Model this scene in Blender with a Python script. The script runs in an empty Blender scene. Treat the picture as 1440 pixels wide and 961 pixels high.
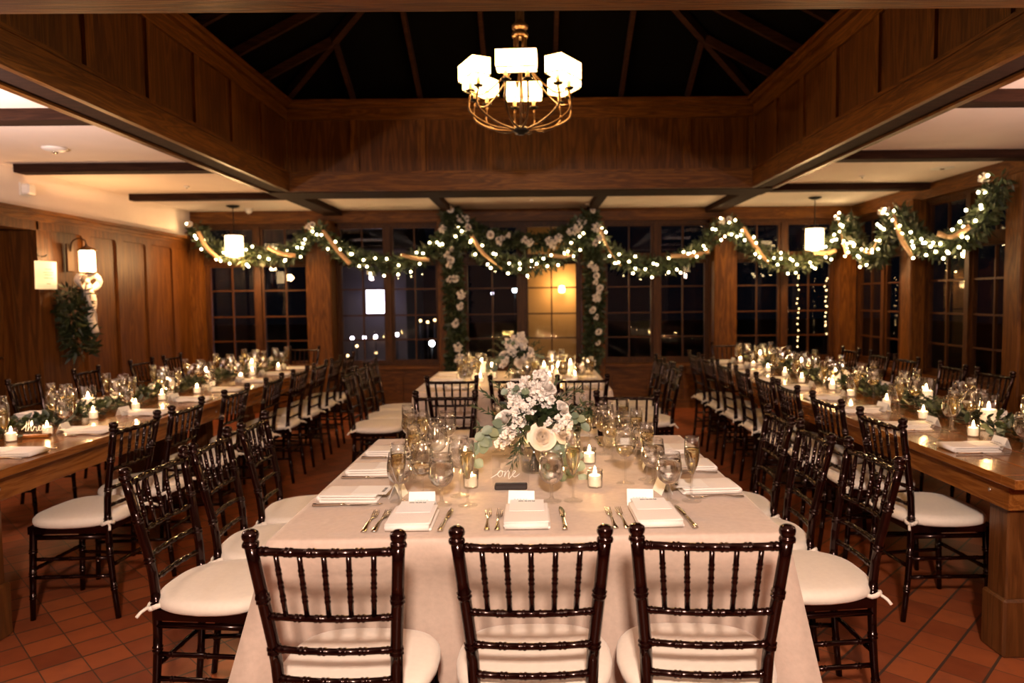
import bpy, math, random
from mathutils import Vector, Matrix
PI = math.pi
S = bpy.context.scene
COL = S.collection
V = Vector

# ------------------------------------------------------------------ mesh collector
class MB:
    def __init__(s):
        s.v = []; s.f = []; s.m = []; s.sm = []
    def add(s, vs, fs, mat=0, smooth=False, M=None):
        b = len(s.v)
        for p in vs:
            p = V(p)
            s.v.append(M @ p if M is not None else p)
        for f in fs:
            s.f.append([b + i for i in f]); s.m.append(mat); s.sm.append(smooth)
        return s
    def box(s, x0, x1, y0, y1, z0, z1, mat=0, M=None):
        vs = [(x, y, z) for z in (z0, z1) for y in (y0, y1) for x in (x0, x1)]
        fs = [(0, 2, 3, 1), (4, 5, 7, 6), (0, 1, 5, 4), (2, 6, 7, 3), (0, 4, 6, 2), (1, 3, 7, 5)]
        return s.add(vs, fs, mat, False, M)
    def cbox(s, c, d, mat=0, M=None, ch=None):
        # box with chamfered edges (centre, full dims)
        hx, hy, hz = d[0] / 2, d[1] / 2, d[2] / 2
        ch = ch if ch is not None else min(hx, hy, hz) * .25
        vs = []; fs = []
        idx = {}
        for sx in (-1, 1):
            for sy in (-1, 1):
                for sz in (-1, 1):
                    for a in range(3):
                        p = [sx * hx, sy * hy, sz * hz]
                        for b in range(3):
                            if b != a: p[b] -= (sx, sy, sz)[b] * ch
                        idx[(sx, sy, sz, a)] = len(vs)
                        vs.append((p[0] + c[0], p[1] + c[1], p[2] + c[2]))
        for a in range(3):
            b, c2 = [(1, 2), (2, 0), (0, 1)][a]
            for sg in (-1, 1):
                q = []
                for sb, sc in ((-1, -1), (1, -1), (1, 1), (-1, 1)):
                    k = [0, 0, 0]; k[a] = sg; k[b] = sb; k[c2] = sc
                    q.append(idx[(k[0], k[1], k[2], a)])
                fs.append(q if sg > 0 else q[::-1])
        for a in range(3):
            b, c2 = [(1, 2), (2, 0), (0, 1)][a]
            for sb in (-1, 1):
                for sc in (-1, 1):
                    k1 = [0, 0, 0]; k1[a] = -1; k1[b] = sb; k1[c2] = sc
                    k2 = list(k1); k2[a] = 1
                    q = [idx[(*k1, b)], idx[(*k2, b)], idx[(*k2, c2)], idx[(*k1, c2)]]
                    fs.append(q if sb * sc < 0 else q[::-1])
        for sx in (-1, 1):
            for sy in (-1, 1):
                for sz in (-1, 1):
                    t = [idx[(sx, sy, sz, a)] for a in range(3)]
                    fs.append(t if sx * sy * sz > 0 else t[::-1])
        return s.add(vs, fs, mat, False, M)
    def lathe(s, prof, n=20, mat=0, M=None, smooth=True, cap=True):
        vs = []; fs = []
        for r, z in prof:
            for i in range(n):
                a = 2 * PI * i / n
                vs.append((r * math.cos(a), r * math.sin(a), z))
        for k in range(len(prof) - 1):
            for i in range(n):
                j = (i + 1) % n
                fs.append((k * n + i, k * n + j, (k + 1) * n + j, (k + 1) * n + i))
        if cap:
            if prof[0][0] > 1e-5: fs.append(tuple(range(n))[::-1])
            if prof[-1][0] > 1e-5: fs.append(tuple((len(prof) - 1) * n + i for i in range(n)))
        return s.add(vs, fs, mat, smooth, M)
    def tube(s, pts, rad, n=8, mat=0, M=None, smooth=True, cap=True, flat=None):
        pts = [V(p) for p in pts]
        m = len(pts)
        if not hasattr(rad, '__len__'): rad = [rad] * m
        vs = []; fs = []
        up = None
        for i, p in enumerate(pts):
            t = (pts[min(i + 1, m - 1)] - pts[max(i - 1, 0)])
            if t.length < 1e-9: t = V((0, 0, 1))
            t.normalize()
            if up is None:
                up = V((0, 0, 1)) if abs(t.z) < .9 else V((0, 1, 0))
            a = t.cross(up)
            if a.length < 1e-6: a = t.cross(V((1, 0, 0)))
            a.normalize(); b = a.cross(t).normalized(); up = b
            for k in range(n):
                w = 2 * PI * k / n
                fa, fb = (1, 1) if flat is None else flat
                vs.append(p + a * (math.cos(w) * rad[i] * fa) + b * (math.sin(w) * rad[i] * fb))
        for i in range(m - 1):
            for k in range(n):
                j = (k + 1) % n
                fs.append((i * n + k, i * n + j, (i + 1) * n + j, (i + 1) * n + k))
        if cap:
            fs.append(tuple(range(n))[::-1]); fs.append(tuple((m - 1) * n + k for k in range(n)))
        return s.add(vs, fs, mat, smooth, M)
    def ball(s, c, r, mat=0, n=8, sq=(1, 1, 1)):
        prof = []
        h = n // 2 + 1
        vs = []; fs = []
        for i in range(h + 1):
            th = PI * i / h
            for k in range(n):
                w = 2 * PI * k / n
                vs.append((c[0] + r * sq[0] * math.sin(th) * math.cos(w), c[1] + r * sq[1] * math.sin(th) * math.sin(w), c[2] + r * sq[2] * math.cos(th)))
        for i in range(h):
            for k in range(n):
                j = (k + 1) % n
                if i == 0: fs.append((k, n + j, n + k)[::-1][::-1])
                elif i == h - 1: fs.append((i * n + k, i * n + j, (i + 1) * n + k))
                else: fs.append((i * n + k, i * n + j, (i + 1) * n + j, (i + 1) * n + k))
        return s.add(vs, fs, mat, True)
    def mesh(s, name, mats):
        me = bpy.data.meshes.new(name)
        me.from_pydata([tuple(p) for p in s.v], [], s.f)
        for m in (mats if isinstance(mats, (list, tuple)) else [mats]): me.materials.append(m)
        me.polygons.foreach_set('material_index', s.m)
        me.polygons.foreach_set('use_smooth', s.sm)
        me.update()
        return me
    def build(s, name, mats, parent=None, loc=None, rz=0):
        o = bpy.data.objects.new(name, s.mesh(name, mats)); COL.objects.link(o)
        if parent is not None: o.parent = parent
        if loc is not None: o.location = loc
        if rz: o.rotation_euler = (0, 0, rz)
        return o

def rings(me_or_list=None): pass
def link_mesh(name, me, parent=None, loc=None, rz=0):
    o = bpy.data.objects.new(name, me); COL.objects.link(o)
    if parent is not None: o.parent = parent
    if loc is not None: o.location = loc
    if rz: o.rotation_euler = (0, 0, rz)
    return o
def empty(name, loc=(0, 0, 0), rz=0):
    o = bpy.data.objects.new(name, None); COL.objects.link(o)
    o.location = loc; o.rotation_euler = (0, 0, rz); o.empty_display_size = .1
    return o
def tag(o, label, cat, group=None, kind=None):
    o['label'] = label; o['category'] = cat
    if group: o['group'] = group
    if kind: o['kind'] = kind
    return o
def struct(o):
    o['kind'] = 'structure'; return o
KIDS = {}
def kids(o):
    return [c for c in COL.objects if c.parent == o]
def proto_tree(o):
    "record the children of a prototype once"
    def rec(x): return [(c, rec(c)) for c in kids(x)]
    KIDS[o.name] = rec(o); return o
USED = set()
def place(proto, loc, rz=0, scale=None, label=None, cat=None, group=None):
    "first call uses the prototype itself; later calls copy it with its parts"
    if proto.name not in USED:
        USED.add(proto.name); r = proto
    else:
        r = proto.copy(); COL.objects.link(r)
        def rec(lst, par):
            for c, sub in lst:
                d = c.copy(); COL.objects.link(d); d.parent = par
                rec(sub, d)
        rec(KIDS.get(proto.name, []), r)
    r.location = loc; r.rotation_euler = (0, 0, rz)
    r.scale = (scale, scale, scale) if scale else (1, 1, 1)
    if label: r['label'] = label
    if cat: r['category'] = cat
    if group: r['group'] = group
    return r

ORD = ['first', 'second', 'third', 'fourth', 'fifth', 'sixth', 'seventh', 'eighth', 'ninth', 'tenth', 'eleventh', 'twelfth', 'thirteenth', 'fourteenth',
       'fifteenth', 'sixteenth', 'seventeenth', 'eighteenth', 'nineteenth', 'twentieth', 'twenty-first', 'twenty-second', 'twenty-third', 'twenty-fourth', 'twenty-fifth',
       'twenty-sixth', 'twenty-seventh', 'twenty-eighth', 'twenty-ninth', 'thirtieth']

# ------------------------------------------------------------------ materials
def newmat(name):
    m = bpy.data.materials.new(name); m.use_nodes = True
    nt = m.node_tree
    return m, nt, nt.nodes['Principled BSDF'], nt.nodes['Material Output']
def setp(b, **k):
    for a, v in k.items():
        a = a.replace('_', ' ')
        if a in b.inputs: b.inputs[a].default_value = (*v, 1) if isinstance(v, tuple) and len(v) == 3 else v
def ramp(nt, cols):
    r = nt.nodes.new('ShaderNodeValToRGB')
    e = r.color_ramp.elements
    while len(e) < len(cols): e.new(.5)
    for i, (p, c) in enumerate(cols):
        e[i].position = p; e[i].color = (*c, 1)
    return r
def wood(name, c1, c2, c3, axis='X', scale=1.0, rough=.35, bump=.25, coat=0.0, world=True):
    m, nt, b, out = newmat(name)
    N = nt.nodes.new; L = nt.links.new
    tc = N('ShaderNodeTexCoord'); mp = N('ShaderNodeMapping')
    geo = N('ShaderNodeNewGeometry')
    L(geo.outputs['Position'] if world else tc.outputs['Object'], mp.inputs['Vector'])
    st = {'X': (.7, 9, 9), 'Y': (9, .7, 9), 'Z': (9, 9, .7)}[axis]
    mp.inputs['Scale'].default_value = [q * scale for q in st]
    n1 = N('ShaderNodeTexNoise'); n1.inputs['Scale'].default_value = 1.6; n1.inputs['Detail'].default_value = 5; n1.inputs['Distortion'].default_value = 1.3
    L(mp.outputs[0], n1.inputs['Vector'])
    wv = N('ShaderNodeMath'); wv.operation = 'MULTIPLY'; wv.inputs[1].default_value = 34
    L(n1.outputs['Fac'], wv.inputs[0])
    sn = N('ShaderNodeMath'); sn.operation = 'SINE'; L(wv.outputs[0], sn.inputs[0])
    mr = N('ShaderNodeMapRange'); mr.inputs[1].default_value = -1; mr.inputs[2].default_value = 1
    L(sn.outputs[0], mr.inputs[0])
    n2 = N('ShaderNodeTexNoise'); n2.inputs['Scale'].default_value = 9; n2.inputs['Detail'].default_value = 4
    mp2 = N('ShaderNodeMapping'); mp2.inputs['Scale'].default_value = [q * scale * (1.5 if q < 1 else 3) for q in st]
    L(geo.outputs['Position'] if world else tc.outputs['Object'], mp2.inputs['Vector']); L(mp2.outputs[0], n2.inputs['Vector'])
    mix = N('ShaderNodeMath'); mix.operation = 'MULTIPLY_ADD'; mix.inputs[1].default_value = .35
    h = N('ShaderNodeMath'); h.operation = 'MULTIPLY'; h.inputs[1].default_value = .65
    L(n2.outputs['Fac'], h.inputs[0]); L(mr.outputs[0], mix.inputs[0]); L(h.outputs[0], mix.inputs[2])
    r = ramp(nt, [(.15, c1), (.5, c2), (.85, c3)])
    L(mix.outputs[0], r.inputs[0]); L(r.outputs[0], b.inputs['Base Color'])
    bp = N('ShaderNodeBump'); bp.inputs['Strength'].default_value = bump; bp.inputs['Distance'].default_value = .004
    L(mix.outputs[0], bp.inputs['Height']); L(bp.outputs[0], b.inputs['Normal'])
    setp(b, Roughness=rough); b.inputs['Coat Weight'].default_value = coat; b.inputs['Coat Roughness'].default_value = .15
    b.inputs['Specular IOR Level'].default_value = .5 if rough < .4 else .2
    return m
def plain(name, c, rough=.6, metal=0, coat=0, noise=0, nscale=40, bump=0, sheen=0, sub=0):
    m, nt, b, out = newmat(name)
    setp(b, Base_Color=c, Roughness=rough, Metallic=metal)
    b.inputs['Coat Weight'].default_value = coat
    if sheen: b.inputs['Sheen Weight'].default_value = sheen
    if noise or bump:
        n = nt.nodes.new('ShaderNodeTexNoise'); n.inputs['Scale'].default_value = nscale; n.inputs['Detail'].default_value = 4
        g = nt.nodes.new('ShaderNodeNewGeometry'); nt.links.new(g.outputs['Position'], n.inputs['Vector'])
        if noise:
            r = ramp(nt, [(.3, tuple(q * (1 - noise) for q in c)), (.7, tuple(min(1, q * (1 + noise)) for q in c))])
            nt.links.new(n.outputs['Fac'], r.inputs[0]); nt.links.new(r.outputs[0], b.inputs['Base Color'])
        if bump:
            bp = nt.nodes.new('ShaderNodeBump'); bp.inputs['Strength'].default_value = bump; bp.inputs['Distance'].default_value = .003
            nt.links.new(n.outputs['Fac'], bp.inputs['Height']); nt.links.new(bp.outputs[0], b.inputs['Normal'])
    return m
def emis(name, c, st, base=(.8, .8, .8)):
    m, nt, b, out = newmat(name)
    setp(b, Base_Color=base, Roughness=.6)
    b.inputs['Emission Color'].default_value = (*c, 1); b.inputs['Emission Strength'].default_value = st
    return m
def thin_glass(name, tint=(.97, .97, .95), lo=.05, hi=.8, power=3.0, rough=.0):
    m, nt, b, out = newmat(name)
    nt.nodes.remove(b)
    N = nt.nodes.new; L = nt.links.new
    t = N('ShaderNodeBsdfTransparent'); t.inputs[0].default_value = (*tint, 1)
    g = N('ShaderNodeBsdfGlossy'); g.inputs['Roughness'].default_value = rough
    lw = N('ShaderNodeLayerWeight'); lw.inputs[0].default_value = .5
    p = N('ShaderNodeMath'); p.operation = 'POWER'; p.inputs[1].default_value = power
    mr = N('ShaderNodeMapRange'); mr.inputs[3].default_value = lo; mr.inputs[4].default_value = hi
    mx = N('ShaderNodeMixShader')
    L(lw.outputs['Facing'], p.inputs[0]); L(p.outputs[0], mr.inputs[0]); L(mr.outputs[0], mx.inputs[0])
    L(t.outputs[0], mx.inputs[1]); L(g.outputs[0], mx.inputs[2]); L(mx.outputs[0], out.inputs[0])
    return m
def liquid(name, c, ior=1.33):
    m, nt, b, out = newmat(name)
    nt.nodes.remove(b)
    g = nt.nodes.new('ShaderNodeBsdfGlass'); g.inputs['Color'].default_value = (*c, 1); g.inputs['IOR'].default_value = ior; g.inputs['Roughness'].default_value = 0.0
    nt.links.new(g.outputs[0], out.inputs[0])
    return m
def leafmat(name, cols, rough=.5, trans=.15):
    m, nt, b, out = newmat(name)
    g = nt.nodes.new('ShaderNodeNewGeometry')
    r = ramp(nt, [(i / max(1, len(cols) - 1), c) for i, c in enumerate(cols)])
    nt.links.new(g.outputs['Random Per Island'], r.inputs[0]); nt.links.new(r.outputs[0], b.inputs['Base Color'])
    setp(b, Roughness=rough)
    return m

OAK_X = wood('oak_along_x', (.042, .0125, .0018), (.100, .033, .0045), (.19, .072, .010), 'X', rough=.46, coat=.0, bump=.35)
OAK_Y = wood('oak_along_y', (.042, .0125, .0018), (.100, .033, .0045), (.19, .072, .010), 'Y', rough=.46, coat=.0, bump=.35)
OAK_Z = wood('oak_upright', (.042, .0125, .0018), (.100, .033, .0045), (.19, .072, .010), 'Z', rough=.46, coat=.0, bump=.35)
PANEL = wood('oak_panel', (.036, .0105, .0015), (.078, .025, .0036), (.140, .050, .0075), 'Z', scale=.6, rough=.48, coat=.0)
WINW = wood('dark_window_wood', (.020, .006, .001), (.045, .014, .0022), (.085, .030, .005), 'Z', rough=.5, bump=.2)
PINE = wood('plank_table_wood', (.13, .040, .007), (.215, .074, .014), (.30, .118, .026), 'Y', scale=.8, rough=.22, bump=.12, coat=.3)
PINE_Z = wood('table_leg_wood', (.055, .018, .004), (.095, .032, .007), (.14, .052, .013), 'Z', scale=.8, rough=.35, bump=.2, coat=.1)  # same plank wood, darkened to hold the shade on the legs
DARKW = wood('dark_beam_wood', (.012, .004, .002), (.022, .008, .004), (.035, .013, .006), 'X', rough=.85)
DARKW.node_tree.nodes['Principled BSDF'].inputs['Specular IOR Level'].default_value = .12
MAHOG = plain('mahogany_lacquer', (.0045, .0007, .0006), .13, coat=.0, noise=.25, nscale=25)
MAHOG.node_tree.nodes['Principled BSDF'].inputs['Specular IOR Level'].default_value = .36
MAHOG.node_tree.nodes['Principled BSDF'].inputs['Specular Tint'].default_value = (1, .72, .66, 1)
PLASTER = plain('pale_plaster', (.80, .68, .61), .8, noise=.03, nscale=3, bump=.1)
CUSH = plain('ivory_cushion_fabric', (.74, .66, .56), .75, noise=.03, nscale=60, bump=.15, sheen=.2)
LINEN = plain('taupe_linen', (.50, .385, .31), .62, noise=.06, nscale=55, bump=.25, sheen=.2)
_nt = LINEN.node_tree; _b0 = [n for n in _nt.nodes if n.type == 'BUMP'][0]; _g = [n for n in _nt.nodes if n.type == 'NEW_GEOMETRY'][0]
_mp = _nt.nodes.new('ShaderNodeMapping'); _mp.inputs['Scale'].default_value = (1, 1, .45); _n = _nt.nodes.new('ShaderNodeTexNoise'); _n.inputs['Scale'].default_value = 5.5; _n.inputs['Detail'].default_value = 2; _n.inputs['Distortion'].default_value = .8
_b1 = _nt.nodes.new('ShaderNodeBump'); _b1.inputs['Strength'].default_value = .35; _b1.inputs['Distance'].default_value = .035
_nt.links.new(_g.outputs['Position'], _mp.inputs[0]); _nt.links.new(_mp.outputs[0], _n.inputs['Vector']); _nt.links.new(_n.outputs['Fac'], _b1.inputs['Height'])
_nt.links.new(_b1.outputs[0], _b0.inputs['Normal'])
NAPK = plain('white_napkin_cloth', (.80, .74, .68), .8, noise=.02, nscale=200, bump=.3)
CARD = plain('white_card', (.86, .84, .80), .6)
INK = plain('black_ink', (.01, .01, .012), .5)
WHITEINK = plain('white_lettering', (.85, .83, .8), .5)
SILVER = plain('polished_flatware', (.78, .70, .58), .12, 1)
BRONZE = plain('aged_bronze', (.10, .055, .028), .32, .8, coat=.2)
BLACKM = plain('black_iron', (.012, .010, .009), .4, .6)
PORC = plain('candle_sleeve', (.75, .55, .32), .5)
WHITEP = plain('white_plastic', (.8, .75, .7), .4)
RIBBON = plain('gold_burlap_ribbon', (.62, .38, .20), .6, noise=.1, nscale=80, bump=.3)
SATIN = plain('ivory_satin_ribbon', (.80, .68, .60), .45, sheen=.3)
GLASS = thin_glass('drinking_glass', (.99, .99, .985), .13, 1.0, 2.4, .05)
FOOT = thin_glass('glass_foot_glass', (.995, .995, .99), .05, .22, 3.0)
PANE = thin_glass('window_glass', (.95, .95, .95), .025, .6, 5.0)
ACRYL = thin_glass('clear_acrylic', (.95, .95, .95), .05, .7, 4.0)
WATER = liquid('water', (.98, .97, .95))
CHAMP = liquid('champagne', (.99, .93, .70), 1.34)
RED = liquid('pale_wine', (.99, .94, .76), 1.34)
WAX = emis('lit_candle_wax', (1, .60, .32), .7, (.9, .85, .75))  # emission stands in for flame light glowing through the wax
FLAME = emis('candle_flame', (1, .56, .20), 240)
BULB = emis('fairy_light_bulb', (1, .72, .34), 30)
SHADE = emis('lit_fabric_shade', (1, .52, .15), 13)
SHADE2 = emis('lit_glass_shade', (1, .66, .32), 6)
GREEN = leafmat('eucalyptus_leaf', [(.014, .026, .008), (.034, .050, .018), (.075, .090, .042), (.024, .040, .012)])
DGREEN = leafmat('dark_leaf', [(.007, .014, .004), (.016, .028, .008), (.036, .044, .014), (.010, .018, .006)])
SAGE = leafmat('silver_dollar_leaf', [(.09, .13, .08), (.16, .20, .14), (.12, .17, .09), (.20, .22, .12)])
LILY = leafmat('white_petal', [(.90, .83, .76), (.84, .75, .67), (.92, .88, .82)], .6)
CREAM = leafmat('cream_rose_petal', [(.86, .74, .60), (.84, .70, .54), (.88, .78, .66)], .6)
STEM = plain('green_stem', (.05, .08, .03), .6)
NIGHT = plain('night_ground', (.01, .012, .010), .9)

def tile_mat():
    m, nt, b, out = newmat('terracotta_floor_tile')
    N = nt.nodes.new; L = nt.links.new
    g = N('ShaderNodeNewGeometry'); mp = N('ShaderNodeMapping'); mp.vector_type = 'POINT'
    mp.inputs['Rotation'].default_value = (0, 0, math.radians(45)); mp.inputs['Location'].default_value = (.02, .05, 0)
    L(g.outputs['Position'], mp.inputs['Vector'])
    sx = N('ShaderNodeSeparateXYZ'); L(mp.outputs[0], sx.inputs[0])
    def M(op, a, bb=None, c=None):
        n = N('ShaderNodeMath'); n.operation = op
        for i, q in enumerate((a, bb, c)):
            if q is None: continue
            if isinstance(q, (int, float)): n.inputs[i].default_value = q
            else: L(q, n.inputs[i])
        return n.outputs[0]
    T = .152
    u = M('DIVIDE', sx.outputs[0], T); v = M('DIVIDE', sx.outputs[1], T)
    fu = M('FRACT', u); fv = M('FRACT', v)
    du = M('MINIMUM', fu, M('SUBTRACT', 1.0, fu)); dv = M('MINIMUM', fv, M('SUBTRACT', 1.0, fv))
    gu = M('LESS_THAN', du, .035); gv = M('LESS_THAN', dv, .015)
    grout = M('MAXIMUM', gu, gv)
    cell = N('ShaderNodeCombineXYZ'); L(M('FLOOR', u), cell.inputs[0]); L(M('FLOOR', v), cell.inputs[1])
    wn = N('ShaderNodeTexWhiteNoise'); wn.noise_dimensions = '2D'; L(cell.outputs[0], wn.inputs['Vector'])
    r = ramp(nt, [(0, (.16, .036, .013)), (.4, (.26, .065, .022)), (.75, (.34, .09, .028)), (1, (.22, .062, .028))])
    ns = N('ShaderNodeTexNoise'); ns.inputs['Scale'].default_value = 14; ns.inputs['Detail'].default_value = 5; L(g.outputs['Position'], ns.inputs['Vector'])
    L(M('MULTIPLY_ADD', ns.outputs['Fac'], .5, M('MULTIPLY_ADD', wn.outputs['Value'], .75, -.12)), r.inputs[0])
    mx = N('ShaderNodeMix'); mx.data_type = 'RGBA'
    L(grout, mx.inputs[0]); L(r.outputs[0], mx.inputs[6]); mx.inputs[7].default_value = (.06, .035, .025, 1)
    L(mx.outputs[2], b.inputs['Base Color'])
    bp = N('ShaderNodeBump'); bp.inputs['Strength'].default_value = .5; bp.inputs['Distance'].default_value = .004
    L(M('SUBTRACT', M('MULTIPLY', ns.outputs['Fac'], .25), grout), bp.inputs['Height']); L(bp.outputs[0], b.inputs['Normal'])
    setp(b, Roughness=.42); b.inputs['Coat Weight'].default_value = .1
    return m
TILE = tile_mat()

# ------------------------------------------------------------------ room shell
XL, XR, YB, YF, HC = -4.38, 4.20, 9.30, -3.2, 2.62
OX0, OX1, OY0, OY1, ZB = -2.41, 2.235, 2.76, 7.20, 2.55      # raised ceiling opening
TRIM = [0]
def trim(mb, mat):
    TRIM[0] += 1
    return struct(mb.build('trim_%d' % TRIM[0], mat))
struct(MB().box(XL - .3, XR + .3, YF - .2, YB + .3, -.12, 0).build('floor', TILE))
c = MB()
c.box(XL - .3, OX0 - .24, YF - .2, YB + .3, HC, HC + .12); c.box(OX1 + .24, XR + .3, YF - .2, YB + .3, HC, HC + .12)
c.box(OX0 - .24, OX1 + .24, YF - .2, OY0 - .3, HC, HC + .12); c.box(OX0 - .24, OX1 + .24, OY1 + .25, YB + .3, HC, HC + .12)
struct(c.build('ceiling', PLASTER))
# left wall: plaster above, panelled oak below, door recess nearer than Y=6.40
DY = 6.40
w = MB()
w.box(XL - .3, XL, YF, YB + .3, 2.25, HC); w.box(XL - .3, XL - .02, DY, YB + .3, 0, 2.25); w.box(XL - .5, XL - .3, YF, DY, 0, 2.25)
struct(w.build('wall_left', PLASTER))
w = MB()
PZ = 2.12
w.box(XL - .02, XL, DY, YB, 0, 2.25)                # panel field
w.box(XL - .30, XL + .012, DY - .02, DY + .16, 0, 2.25)
for y in (7.06, 7.62, 8.19, 8.77, 9.25): w.box(XL, XL + .022, y - .045, y + .045, .12, PZ)
w.box(XL, XL + .022, DY, YB, PZ, 2.25); w.box(XL, XL + .03, DY, YB, 0, .14)
w.box(XL - .30, XL + .012, YF, DY, 2.11, 2.25)
# rounded shoulders at the panel heads
ys = [DY + .16, 7.015], [7.105, 7.575], [7.665, 8.145], [8.235, 8.725], [8.815, 9.205]
for a, b2 in ys:
    for (e, sg) in ((a, 1), (b2, -1)):
        vs = [(XL, e, PZ), (XL + .022, e, PZ)]
        k = 5; fs = []
        for i in range(k + 1):
            t = PI / 2 * i / k
            vs.append((XL + .022, e + sg * (.05 - .05 * math.sin(t)), PZ - .05 + .05 * math.cos(t) - .0))
        fs = [tuple([1] + list(range(2, 3 + k)))]
        w.add(vs, [f if sg > 0 else f[::-1] for f in fs])
trim(w, [PANEL])
m = MB()
for z0, z1, d in ((2.19, 2.22, .03), (2.22, 2.25, .055), (2.25, 2.28, .12)):
    m.box(XL, XL + d, YF, YB, z0, z1)
trim(m, OAK_Y)
# door leaf set back in the recess
d = empty('door_1', (XL - .24, 5.55, 0)); struct(d)
m = MB(); m.box(-.03, .0, -.85, .85, 0, 2.10); m.box(0, .015, -.85, -.72, 0, 2.1); m.box(0, .015, .70, .85, 0, 2.1); m.box(0, .015, -.05, .05, 0, 2.1); m.box(0, .015, -.72, .7, 1.98, 2.1); m.box(0, .015, -.72, .7, 0, .2)
m.build('door_leaf', PANEL, d)
m = MB(); m.tube([(.015, .62, 1.0), (.05, .62, 1.0), (.055, .55, 1.0)], .009); m.build('door_handle', BRONZE, d)
d = struct(MB().box(XL - .3, XL, YF, 4.70, 0, 2.11).build('wall_left.001', PANEL))

def back_wall():
    w = MB()
    w.box(XL, XR, YB, YB + .3, 2.46, HC)                 # above the windows
    w.box(XL, XR, YB, YB + .3, 0, .60)
    return struct(w.build('wall_back', OAK_X))
back_wall()
m = MB()
m.box(XL, XR, YB - .035, YB, 2.475, HC); m.box(XL, XR, YB - .05, YB, 2.46, 2.485)
m.box(XL, XR, YB - .11, YB, .56, .60); m.box(XL, XR, YB - .03, YB, .44, .56); m.box(XL, XR, YB - .04, YB, 0, .12)
for i in range(18): m.box(XL + .25 + i * .47, XL + .33 + i * .47, YB - .025, YB, .12, .44)
trim(m, OAK_X)
POSTS = [(-2.86, -2.54), (-1.19, -.90), (.64, .93), (2.33, 2.62)]
for a, b2 in POSTS:
    m = MB(); m.cbox(((a + b2) / 2, YB - .08, 1.24), (b2 - a, .30, 2.47), ch=.012)
    trim(m, OAK_Z)
m = MB(); m.box(XL, XL + .14, YB - .1, YB + .02, 0, 2.47); trim(m, OAK_Z)
m = MB(); m.box(XR - .22, XR, YB - .12, YB + .02, 0, 2.47); trim(m, OAK_Z)
WN = [0]
def window_unit(x0, x1, org, rot, horiz=True):
    """one bay: two casements with three glazing bars each, transom lights above. Built in the local xz plane."""
    WN[0] += 1
    r = empty('window_%d' % WN[0], org, rot); struct(r)
    fr = MB(); y0, y1 = .0, .07
    fr.box(x0, x0 + .03, y0, y1, .60, 2.46); fr.box(x1 - .03, x1, y0, y1, .60, 2.46)
    fr.box(x0, x1, y0, y1, 2.42, 2.46); fr.box(x0, x1, y0, y1, .60, .64); fr.box(x0, x1, y0 - .02, y1, 1.935, 2.005)
    xm = (x0 + x1) / 2
    fr.box(xm - .035, xm + .035, y0 - .01, y1, .64, 2.42)
    fr.build('window_frame', WINW, r)
    for a, b2 in ((x0 + .03, xm - .035), (xm + .035, x1 - .03)):
        for z0, z1, bars in ((.64, 1.935, (.94, 1.26, 1.60)), (2.005, 2.42, ())):
            s = MB()
            s.box(a, a + .032, .015, .06, z0, z1); s.box(b2 - .032, b2, .015, .06, z0, z1)
            s.box(a + .032, b2 - .032, .015, .06, z0, z0 + .035); s.box(a + .032, b2 - .032, .015, .06, z1 - .03, z1)
            mm = (a + b2) / 2
            s.box(mm - .009, mm + .009, .022, .05, z0 + .035, z1 - .03)
            for z in bars: s.box(a + .032, b2 - .032, .024, .048, z - .009, z + .009)
            sash = s.build('window_sash', WINW, r)
            g = MB(); g.box(a + .03, b2 - .03, .034, .038, z0 + .033, z1 - .028); g.build('window_pane', PANE, sash)
    return r
bays = [(XL + .14, -2.86), (-2.54, -1.19), (-.90, .64), (.93, 2.33), (2.62, XR - .22)]
for a, b2 in bays: window_unit(a, b2, (0, YB + .02, 0), 0)
# right wall: posts with window bays between
w = MB(); w.box(XR, XR + .3, YF, YB + .3, 2.46, HC); w.box(XR, XR + .3, YF, YB + .3, 0, .60)
struct(w.build('wall_right', OAK_Y))
m = MB(); m.box(XR - .04, XR, YF, YB, 2.475, HC); m.box(XR - .055, XR, YF, YB, 2.46, 2.485)
m.box(XR - .10, XR, YF, YB, .56, .60); m.box(XR - .03, XR, YF, YB, .44, .56); trim(m, OAK_Y)
py = [7.72, 6.0, 4.3, 2.6, .9]
for y in py:
    m = MB(); m.cbox((XR - .02, y, 1.24), (.22, .22, 2.47), ch=.012); trim(m, OAK_Z)
ed = [9.2] + py
for i in range(len(py)):
    a, b2 = ed[i + 1] + .11, ed[i] - (.11 if i else 0)
    window_unit(-b2, -a, (XR + .02, 0, 0), -PI / 2)
struct(MB().box(XR, XR + .3, YF, .79, .6, 2.46).build('wall_right.001', OAK_Z))
struct(MB().box(XL - .3, XR + .3, YF - .3, YF, 0, HC).build('wall_front', PLASTER))

# ceiling beams
def dbeam(x0, x1, y0, y1, z0=2.55, mat=None):
    m = MB(); m.cbox(((x0 + x1) / 2, (y0 + y1) / 2, (z0 + HC + .02) / 2), (x1 - x0, y1 - y0, HC + .02 - z0), ch=.006)
    return trim(m, mat or DARKW)
for y in (1.0, 2.75, 4.42, 6.10, 7.75):
    dbeam(XL + .10, OX0 - .24, y - .09 + (.04 if y > 7 else 0), y + .06); dbeam(OX1 + .24, XR - .05, y - .34, y - .19)
dbeam(OX0 - .25, OX1 + .25, OY1 + .03, OY1 + .50, 2.545)
for x0, x1 in ((OX0 - .24, OX0 - .02), (OX1 + .02, OX1 + .24), (-1.10, -.99), (.72, .83)): dbeam(x0, x1, OY1 + .50, YB - .03, 2.55)
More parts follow.
